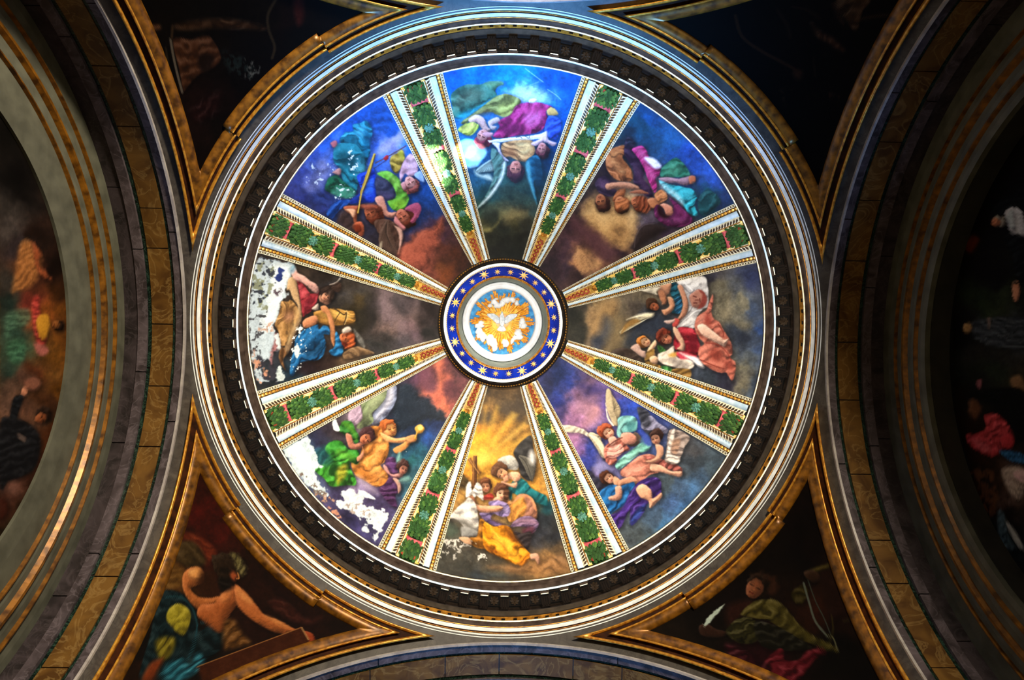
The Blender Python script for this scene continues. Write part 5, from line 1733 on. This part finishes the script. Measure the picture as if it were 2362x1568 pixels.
def blob(name, cx, cy, rx, ry, ang, d0, dh, mat, n=14, seed=0):
    """puffy cloud lump"""
    ca_, sa_ = math.cos(ang), math.sin(ang)
    V, F = [], []
    L = ((1.0, 0), (.95, .35), (.75, .7), (.4, .93))
    for sc, hh in L:
        for i in range(n):
            a = 2 * PI * i / n
            w = 1 + .10 * math.sin(3 * a + seed) + .07 * math.sin(5 * a + seed * 2)
            x, y = rx * sc * w * math.cos(a), ry * sc * w * math.sin(a)
            V.append(dpt(cx + x * ca_ - y * sa_, cy + x * sa_ + y * ca_, d0 + dh * hh))
    V.append(dpt(cx, cy, d0 + dh))
    for j in range(3):
        F += [(j * n + i, j * n + (i + 1) % n, (j + 1) * n + (i + 1) % n, (j + 1) * n + i) for i in range(n)]
    F += [(3 * n + i, 3 * n + (i + 1) % n, 4 * n) for i in range(n)]
    return V, F


def cloud(lumps):
    mb = MB()
    for i, (x, y, rx, ry, an) in enumerate(lumps):
        V, F = blob('', (x - 420) / 4.48, (y - 440) / 4.48, rx / 4.48, ry / 4.48, math.radians(an), .06 + .012 * i, .13, None, seed=i)
        mb.add(V, F)
    return mb.obj('cloud', M['snow'], med, smooth=True)


cloud([(290, 275, 26, 22, 0), (330, 235, 34, 28, 0), (365, 270, 46, 34, 20), (420, 245, 30, 36, 0), (455, 215, 48, 34, -10), (515, 210, 38, 30, 20), (565, 245, 24, 30, 0), (350, 205, 22, 12, 0)])
cloud([(200, 455, 34, 26, -20), (165, 485, 30, 24, 0), (210, 485, 26, 18, 0)])
cloud([(185, 540, 40, 40, 0), (225, 590, 38, 44, 0), (180, 590, 26, 22, 0), (222, 630, 22, 22, 0)])
cloud([(300, 610, 44, 42, 0), (330, 655, 46, 48, 30), (345, 710, 30, 36, 0), (285, 650, 26, 30, 0)])
cloud([(440, 645, 26, 32, 0), (468, 660, 26, 40, 0), (445, 680, 18, 20, 0)])
cloud([(585, 545, 42, 38, 0), (600, 590, 38, 34, 0), (555, 600, 30, 26, 0), (525, 635, 20, 34, 20)])
cloud([(625, 430, 34, 40, 0), (640, 470, 32, 40, 0), (605, 470, 18, 30, 0)])
# dove: body with head and tail, two wings with feather ends
dv = lambda p: [((x - 420) / 4.48, (y - 440) / 4.48) for x, y in p]


def bp_(name, pts, d0, d1, parent=None):
    return flat_piece(name, dv(pts), d0, d1, M['dove'], parent or med)


bird = bp_('dove', [(405, 345), (414, 328), (424, 340), (432, 365), (445, 400), (446, 440), (436, 480), (418, 500), (400, 480), (388, 440), (388, 400), (398, 365)], .12, .19)
bp_('wing', [(388, 395), (362, 370), (330, 352), (290, 352), (258, 358), (262, 378), (285, 398), (318, 420), (340, 440), (370, 462), (395, 455)], .10, .15, bird)
bp_('wing', [(445, 395), (470, 370), (500, 355), (545, 352), (578, 356), (572, 378), (545, 402), (515, 425), (480, 448), (450, 465), (440, 450)], .10, .15, bird)
bp_('tail', [(400, 470), (385, 490), (365, 515), (370, 532), (395, 536), (418, 540), (445, 536), (462, 528), (455, 505), (440, 485), (430, 470)], .10, .14, bird)
bp_('beak', [(409, 334), (414, 322), (420, 334)], .14, .17, bird)

# ------------------------------------------------------------------ pendentive paintings
PEND = {}
PEND['bottom_left'] = (300, 960, 2.578, '''
B: 400,380,2c0c06 420,600,400e08 380,250,1c0806 330,650,260e08 600,760,2a0e08 500,650,380e08 800,900,1c0a06 700,900,1e0c06 850,1050,200c06 900,1000,180806 1000,1200,160806 1300,1300,140805 1100,1250,1a0a06 250,950,4a2e12 200,1000,3a2410 150,1150,0c0a08 80,1400,0c0806 60,1300,0c0806 100,1500,301408 300,1400,060a0c 20,1500,180c06
P 6a2a14 s=6 a=.8 f=110,14,.3 : 300,700 380,700 450,740 510,800 480,860 440,880 400,780 330,730
P 3a2c16 s=5 f=120,14,.4 r=14,.4 : 280,760 360,740 420,790 450,870 380,900 310,880 250,830
P 5c4018 s=6 a=.8 f=100,14,.4 : 230,880 310,900 310,1000 240,1030 190,1010
P 0a1a1e f=120,18,.5 r=20,.4 : 190,1040 280,1040 360,1090 400,1180 410,1280 500,1220 560,1280 560,1360 480,1430 380,1480 250,1567 60,1567 120,1300 150,1150
L 1e4048 w=6 a=.8 : 210,1075 300,1075 370,1140 400,1240
L 24505c w=5 a=.8 : 420,1225 510,1240 560,1300 570,1350
L 1e4854 w=6 a=.7 : 400,1240 380,1360 340,1450
P 1e5868 s=4 f=60,9,.6 : 200,1490 300,1440 360,1480 400,1400 440,1470 340,1560 220,1567
P 8a8024 r=18,.55 f=70,14,.3 : 235,1140 290,1115 350,1150 360,1210 330,1290 290,1290 250,1250 215,1200
P 6a6018 s=5 f=60,10,.4 : 150,1340 220,1310 270,1330 240,1420 180,1440
P 6a3014 s=5 r=8,.4 : 70,1567 120,1470 200,1440 160,1520 140,1567
P 9c5c2e r=20,.6 : 320,1040 310,960 340,910 400,895 440,930 430,990 360,1020 400,1070 470,1080 540,1070 530,1110 430,1150 370,1120
P c88c50 s=6 r=12,.5 : 350,920 400,900 430,930 420,970 360,960
P 2a1408 s=8 a=.85 : 420,930 500,920 520,1010 500,1060 410,1030
P 96542a r=22,.6 : 540,1060 600,1010 640,1020 660,1090 620,1140 580,1200 540,1290 470,1240 400,1180 420,1120 500,1110
P c07a44 s=5 a=.7 r=8,.4 : 540,1060 600,1030 600,1080 550,1110
P a05c2e r=18,.65 : 620,1000 680,1040 740,1110 800,1180 880,1210 960,1255 990,1270 960,1290 880,1290 790,1250 700,1190 640,1120
P c88a50 s=5 a=.7 : 640,1020 720,1090 720,1120 650,1070
P c88a50 s=4 a=.6 : 800,1180 880,1210 960,1260 880,1240
P 5a3a18 s=6 f=60,12,.5 r=14,.4 : 560,1230 620,1210 660,1280 720,1350 640,1370 560,1380
P 8a3c1e r=8,.5 : 1030,1280 1080,1290 1100,1330 1090,1360 1060,1350
Q 3a1a0a s=1 : 400,1490 1020,1252 1066,1332 1060,1362 480,1567 430,1567
L 9a6a3c w=3 : 400,1488 1020,1254
L b08a5c w=4 : 1020,1256 1062,1328
P 3a1810 s=6 f=100,14,.3 a=.8 : 880,1080 950,1120 1040,1200 1140,1190 1080,1230 980,1220 900,1180 820,1110
P 20140a r=26,.5 e=5 : 480,850 540,810 620,810 670,850 680,930 640,970 600,1010 560,1030 530,1010 520,940
P 5c5432 s=5 f=30,8,.5 e=4 : 590,815 650,830 690,900 670,950 640,920 620,870
P 8a4424 s=4 r=8,.4 : 590,910 620,925 640,950 620,980 600,960
P 140c06 s=4 : 540,900 600,905 600,930 550,930
P 100a06 s=5 f=80,8,.3 e=3 : 530,960 600,970 610,1000 580,1030 540,1025
L c08048 w=4 : 640,930 648,960 636,965
''')
PEND['bottom_right'] = (1200, 1250, 2.9525, '''
B: 1500,200,080504 1700,100,0a0604 2000,60,0a0503 2100,100,120a06 1900,100,080504 1400,400,0c0605 1200,500,0c0806 1100,600,140d08 1300,650,0e0906 1500,800,160608 1700,850,1c070a 1900,900,0c0605 2100,800,080604 2200,700,080604 2250,500,160a06 2150,300,2a1408 2200,250,241007 2050,450,241008 1950,800,100806 2300,850,0a0705
P 2a110a s=10 a=.8 : 1420,430 1560,390 1600,440 1500,520 1440,600 1400,520
P 3a3412 f=55,20,.5 r=24,.4 : 1500,490 1600,400 1720,390 1800,440 1900,560 2000,640 2160,720 2140,745 2000,700 1850,640 1700,540 1600,520
P 26240e f=70,16,.6 r=16,.4 : 1400,600 1480,520 1580,520 1640,600 1600,680 1500,690 1420,640
P 12110a f=70,16,.5 r=16,.3 : 1600,540 1760,580 1900,660 1980,720 1800,740 1640,700
P 262008 f=80,16,.5 r=12,.4 : 1850,340 1930,290 1960,340 1920,420 1860,400
P 4a4018 s=4 r=8,.4 : 1950,200 2100,150 2100,175 2000,210 1960,240
L 4a5048 w=8 : 1930,280 1970,420 2010,540 2090,640
L 343a34 w=4 : 1960,260 2010,400 2070,520 2110,620
L 50503a w=5 : 2090,640 2130,650 2160,735
P 2a1a10 r=10,.5 : 1930,210 1990,190 2040,220 2040,260 1980,270
P 1c0d08 s=6 a=.9 : 2040,200 2150,220 2200,330 2200,460 2120,520 2070,420
H 6a3e28 1a0f08 : 1615,300 92 -60 -.3
P 2a160c s=6 e=5 : 1560,220 1650,195 1740,240 1750,330 1690,360 1690,270 1620,225
P 7a4a30 s=6 a=.6 : 1570,290 1610,260 1630,300 1590,340
P 2a1810 r=8,.5 : 1220,570 1280,560 1330,590 1400,610 1390,640 1310,650 1230,630
P a8b8ae s=1.5 e=2 : 1248,575 1270,520 1330,460 1392,422 1350,480 1310,530 1270,570
P 4a0e16 f=60,18,.6 r=16,.4 : 1620,860 1740,740 1790,730 1800,800 1900,800 1960,740 2080,730 2000,800 1900,930 1820,938 1660,930
P 2c0a10 f=100,18,.5 s=6 : 1400,690 1560,760 1700,860 1600,900 1450,820
L 3a3414 w=5 a=.7 : 2120,500 2130,600 2100,700
L 302c14 w=6 a=.7 : 2200,540 2260,530 2330,600 2350,760
''')
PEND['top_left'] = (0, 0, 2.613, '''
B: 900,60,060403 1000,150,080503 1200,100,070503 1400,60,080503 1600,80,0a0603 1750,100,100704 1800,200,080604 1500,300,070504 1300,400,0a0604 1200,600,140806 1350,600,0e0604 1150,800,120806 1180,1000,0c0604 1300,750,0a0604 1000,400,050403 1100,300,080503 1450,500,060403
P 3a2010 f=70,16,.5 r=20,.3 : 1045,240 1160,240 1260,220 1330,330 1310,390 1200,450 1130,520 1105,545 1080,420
P 160b06 s=5 : 1200,330 1290,340 1260,420 1210,430
L 5a5144 w=9 a=.9 : 1028,240 1045,340 1070,450 1098,555
P 4a2e1a s=4 f=90,10,.3 : 870,155 960,150 960,175 880,180
P 2c1a0c s=6 f=80,12,.4 : 1060,150 1340,110 1560,150 1580,180 1300,170 1100,185
L 3a2a18 w=8 a=.8 : 1040,160 1035,230
L 2e2416 w=10 a=.8 : 1660,0 1615,90 1620,180 1655,280 1640,350
P 30100a s=6 : 1770,0 1829,0 1829,120 1790,150
P 141a18 s=6 e=4 t=.45 tn=8 : 1340,310 1460,340 1520,400 1500,470 1400,440
P 4a4a44 s=2 e=3 t=.55 tn=6 : 1470,330 1560,400 1550,450 1480,480 1490,400
P 1c0a08 s=10 f=40,20,.4 : 1150,660 1300,560 1330,580 1300,680 1180,740
L 2a2216 w=6 a=.7 : 1000,290 1020,420 1000,330
''')
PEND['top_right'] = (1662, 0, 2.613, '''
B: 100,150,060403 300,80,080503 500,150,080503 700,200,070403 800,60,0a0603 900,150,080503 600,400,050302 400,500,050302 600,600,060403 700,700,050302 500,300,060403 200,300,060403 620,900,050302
P 3a2410 f=70,14,.5 r=16,.3 : 700,0 760,130 820,190 840,130 860,60 900,0
L 3a2612 w=8 a=.8 : 840,115 920,100 1010,90
L 3a2412 w=10 a=.8 : 680,20 720,110 740,140
P 3c2210 s=5 f=40,10,.4 : 545,130 600,190 680,230 750,300 720,310 650,260 580,220
L 2e190b w=12 a=.8 : 90,95 130,220 250,310 400,390 480,440
L 24140a w=9 a=.7 : 340,60 400,150 420,230
L 24140a w=9 a=.7 : 430,40 520,60 600,110
P 2e190c s=6 e=3 : 440,430 490,430 480,470 440,465
P 24140a s=5 e=3 t=.5 : 640,550 740,570 720,600 650,590
P 1c1008 s=5 e=3 t=.5 : 350,540 440,530 420,640 380,620
L 1c1008 w=9 a=.7 : 560,350 570,460
''')
PTX = {
    'bottom_left': 'dark pendentive painting of a bare shouldered bearded man reaching over a board',
    'bottom_right': 'dark pendentive painting of a robed man holding a white feather',
    'top_left': 'very dark pendentive painting with a brown drapery edged in pale grey',
    'top_right': 'nearly black pendentive painting with a few faint brown limbs',
}
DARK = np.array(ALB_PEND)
LINER = FRAME[-2][0] - .002
for qn, q in QUADS.items():
    pt = tip_phi(LINER, 786)
    P = rot_pts(patch(LINER, lambda p: ring_theta(785, p), 230, 210, .008, pt), q)
    edge = np.concatenate([P[0], P[1:, -1], P[-1, ::-1], P[::-1, 0]])
    ex, ey = proj(edge)
    ok = np.c_[np.clip(ex, -200, 2560), np.clip(ey, -200, 1760)]
    ox, oy, sc, txt = PEND[qn]
    paint(ox, oy, sc, txt, clip=ok[::4])
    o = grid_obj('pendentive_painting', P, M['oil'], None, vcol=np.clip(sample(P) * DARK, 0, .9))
    o['label'], o['category'], o['group'] = PTX[qn], 'painting', 'pendentive paintings'

# ------------------------------------------------------------------ chapel end walls: stepped frame and lunette painting
paint(0, 0, 1.0, '''
B: 10,300,0c0a08 40,420,0a0807 10,480,2a2624 20,520,3c3634 40,560,30282a 70,540,180e0a 60,600,5a3a28 90,620,3a1e14 120,600,140a06 140,680,2e1a0a 20,640,34302c 20,700,1e2a26 30,760,2c4238 40,820,3a5a48 20,860,2a3a32 75,700,6a2c24 90,720,9a5430 110,720,6a3c18 150,720,5a3612 155,800,6a4016 130,820,6a4418 110,860,6a4820 140,900,54340f 150,960,4a2a0e 90,860,4a2818 60,870,50382e 30,900,5a4438 15,940,60483c 50,950,5a3e30 70,960,5c4030 100,930,3c2414 120,1000,4a240c 130,1060,3a1a0c 110,1100,30160c 100,1150,261206 60,1130,2c1810 20,1130,6a4a40 10,1170,40241a 40,1200,2a2010 20,1250,20180c 70,1180,221408
P a8703c s=6 a=.8 r=8,.4 e=3 f=60,9,.3 : 45,570 60,555 85,570 95,600 90,640 65,665 40,670 30,665
P 8a4a2c s=4 r=6,.4 e=3 : 75,560 95,580 90,610 110,630 120,645 100,640 85,620
P 4a6e58 s=6 a=.7 f=110,9,.4 r=8,.4 : 12,730 40,715 65,715 72,735 55,755 30,760 15,790
P 3e6a50 s=6 a=.7 f=100,9,.4 : 18,790 50,780 60,800 50,830 30,840 18,820
P a03c34 s=4 f=100,8,.4 r=6,.4 : 75,690 90,685 92,720 105,760 105,790 90,800 80,770 74,730
P b8862c s=3 r=6,.4 e=2 : 85,735 105,725 115,745 110,770 98,785 88,765
H 7a4a22 1e1008 : 133,750 13 20 0
P a06058 s=3 e=2 : 78,790 100,795 112,810 98,820 84,812
P c08468 s=1.5 r=3,.5 : 50,900 60,888 64,900 60,912 52,915
P 14161a s=2 r=6,.3 f=90,8,.3 : 30,920 48,910 55,918 45,945 38,970 22,972
P 15161a s=3 f=70,12,.3 r=14,.3 : 0,975 30,965 60,972 90,1000 92,1040 80,1080 50,1100 20,1110 0,1125
H 8a5030 1c100a : 98,960 18 -20 .4
P 6a5a54 s=2 a=.8 : 40,1000 58,1008 60,1018 48,1015
P 7a5040 s=4 r=6,.4 : 55,880 80,870 95,885 80,900 62,896
P 3a1a12 s=3 r=5,.4 : 0,1150 14,1155 18,1180 8,1195 0,1195
''', clip=[(-5, 150), (60, 260), (130, 500), (166, 743), (160, 900), (110, 1120), (-5, 1300)])
paint(0, 0, 1.0, '''
B: 2300,300,060504 2340,360,0c0a08 2280,450,080706 2240,500,0a0605 2220,600,080504 2260,620,0e0908 2300,640,0c0a0a 2230,690,1c2414 2270,690,2a3620 2320,690,2a3222 2350,700,242a1e 2220,740,14120e 2280,750,34383a 2340,750,3a3e40 2350,800,32363a 2240,810,22201c 2300,820,2a2a26 2350,840,302e28 2230,860,1a1e14 2280,860,262e22 2340,880,3a3420 2220,900,1a120a 2260,910,141210 2320,930,06080a 2360,960,06080a 2230,980,201208 2250,1040,281408 2220,1080,1c120a 2270,1090,281a10 2300,1110,2e2014 2250,1140,2c1a10 2280,1170,241410 2340,1090,50403a 2350,1130,6a564c 2310,1150,3a2c26 2330,1180,140f0c 2350,1230,141416 2300,1230,28343a 2340,1260,20262a 2215,760,0a0806
P 6a2a16 s=5 a=.8 e=3 : 2220,560 2245,545 2258,550 2250,575 2235,585
P 0c0f12 s=3 f=80,10,.3 r=8,.3 : 2290,480 2320,460 2362,440 2362,560 2340,560 2325,545 2310,520 2295,510
P d0d4d8 s=2 r=10,.4 : 2318,490 2335,478 2358,490 2362,545 2340,545 2324,520
P b8c4c8 s=2 r=6,.4 f=100,8,.2 : 2320,500 2335,485 2340,530 2328,520
H b87858 8a8478 : 2302,512 15 20 .3
P 0e1216 s=3 f=70,10,.4 r=8,.3 : 2322,545 2362,550 2362,650 2345,645 2335,600 2325,570
P c88c6c s=1.5 r=4,.5 : 2335,655 2348,650 2352,675 2346,695 2338,690
L 161814 w=5 : 2220,662 2362,652
P 3c4246 s=4 f=95,10,.4 r=8,.4 : 2240,745 2270,735 2362,735 2362,800 2290,800 2255,785 2240,765
L 14181a w=3 : 2270,745 2310,740 2330,770 2362,750
L 5a6264 w=3 a=.8 : 2250,780 2290,795 2362,800
P b08a58 s=2 r=5,.5 : 2222,750 2235,745 2242,757 2235,768 2224,765
P 7a6a60 s=1.5 : 2277,735 2284,732 2284,755 2279,755
P 8a6a48 s=4 r=6,.4 : 2330,875 2350,865 2362,880 2362,905 2340,900
P 8a5458 s=2 : 2252,880 2264,875 2262,895 2254,892
P 06080a s=3 r=8,.3 f=90,9,.3 : 2262,905 2300,895 2362,905 2362,1010 2335,1000 2300,940 2270,925
P b03c40 f=80,11,.5 r=12,.4 s=2 : 2270,960 2300,955 2330,985 2340,1020 2325,1030 2300,1050 2275,1050 2240,1030 2228,1005 2255,1000 2275,985
P d8686a s=3 a=.6 f=80,8,.4 : 2240,1010 2270,1020 2290,1040 2265,1040
P b83a40 s=2 r=6,.4 : 2310,1005 2330,1000 2340,1020 2330,1035 2312,1030
P 2c6088 s=2 f=90,7,.4 : 2305,1040 2335,1040 2362,1050 2362,1068 2330,1062
P 8a5838 s=4 a=.7 e=3 r=6,.4 : 2240,920 2265,940 2250,970 2235,950
P a89888 s=4 r=8,.4 f=100,9,.3 : 2310,1085 2340,1075 2362,1085 2362,1140 2345,1150 2325,1130
P d8b4b0 s=3 : 2338,1090 2362,1085 2362,1110 2345,1105
P 5a3a24 s=4 t=.4 tn=9 e=4 : 2240,1090 2290,1090 2300,1170 2260,1200 2240,1150
P 46585e s=3 f=60,9,.4 r=6,.4 : 2300,1190 2315,1180 2330,1240 2345,1265 2310,1260
P a8a8a0 s=2 r=4,.4 : 2320,1200 2345,1230 2362,1265 2350,1262 2330,1230
''', clip=[(2375, 180), (2300, 300), (2230, 500), (2196, 743), (2205, 960), (2250, 1130), (2375, 1330)])
FR_L = [(292, 'wallgrey', 'band', 0.0), (264, 'goldframe', 'gilt_moulding', .05), (260, 'wallgrey', 'band', .02), (243, 'goldframe', 'gilt_moulding', .06),
        (233, 'wallgrey', 'band', .02), (216, 'goldframe', 'gilt_moulding', .05), (211, 'wallgrey', 'band', .03), (159, None, None, .03)]
FR_R = [(2042, 'wallgrey', 'band', 0.0), (2070, 'goldframe', 'gilt_moulding', .05), (2073, 'wallgrey', 'band', .02), (2087, 'goldframe', 'gilt_moulding', .06),
        (2097, 'wallgrey', 'band', .02), (2115, 'goldframe', 'gilt_moulding', .05), (2121, 'wallgrey', 'band', .03), (2137, None, None, .03)]
for side, sg, FRL, ptxt, ftxt, ex_ in (
        ('left', -1, FR_L, 'arched wall painting of a dark robed man pointing up at small glowing figures', 'pale stepped arch frame with gilt lines around the painting of the pointing man', .04),
        ('right', 1, FR_R, 'arched wall painting of a white cowled monk above figures in red and black', 'pale stepped arch frame with gilt lines around the painting of the monk', .42)):
    a = SIDES[side]
    fr = thing('arch_frame', ftxt, 'frame', group='arch frames on the chapel walls')
    rad = []
    for px, *_ in FRL:
        d = ray(px, 743)
        tt = (sg * XW - CAM[0]) / d[0]
        rad.append(math.hypot(CAM[1] + d[1] * tt, d[2] * tt - AH0))
    rad[0] = AA + .06
    for (px, mk, nm_, pj), r0, r1, nx in zip(FRL[:-1], rad[:-1], rad[1:], FRL[1:]):
        if nm_ == 'gilt_moulding':
            m_ = (r0 + r1) / 2
            prof = [(XW - .01, r0), (XW - .01 - pj, r0 * .7 + r1 * .3), (XW - .012 - pj, r0 * .3 + r1 * .7), (XW - .005, r1), (XW + .1, r1), (XW + .1, r0)]
        else:
            prof = [(XW - pj * .3, r0), (XW - pj * .3 - .01, m_ if False else (r0 + r1) / 2), (XW - pj * .3, r1), (XW + .1, r1), (XW + .1, r0)]
        arc_obj(nm_, M[mk], fr, a, prof, 96)
    rin = rad[-1]
    # reveal of the recess, then the painted lunette
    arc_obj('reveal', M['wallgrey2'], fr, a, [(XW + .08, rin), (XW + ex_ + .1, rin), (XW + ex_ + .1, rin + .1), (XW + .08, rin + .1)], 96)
    nr, nt_ = 90, 320
    P = np.zeros((nr, nt_, 3))
    for i, r in enumerate(np.linspace(rin + .04, rin * .25, nr)):
        for j, t in enumerate(np.linspace(-.25, PI + .25, nt_)):
            P[i, j] = side_pt(a, XW + ex_, r * math.cos(t), AH0 + r * math.sin(t))
    o = grid_obj('lunette_painting', P, M['oil'], None, smooth=False, vcol=np.clip(sample(P) * np.array(ALB_WALL), 0, .9))
    o['label'], o['category'] = ptxt, 'painting'
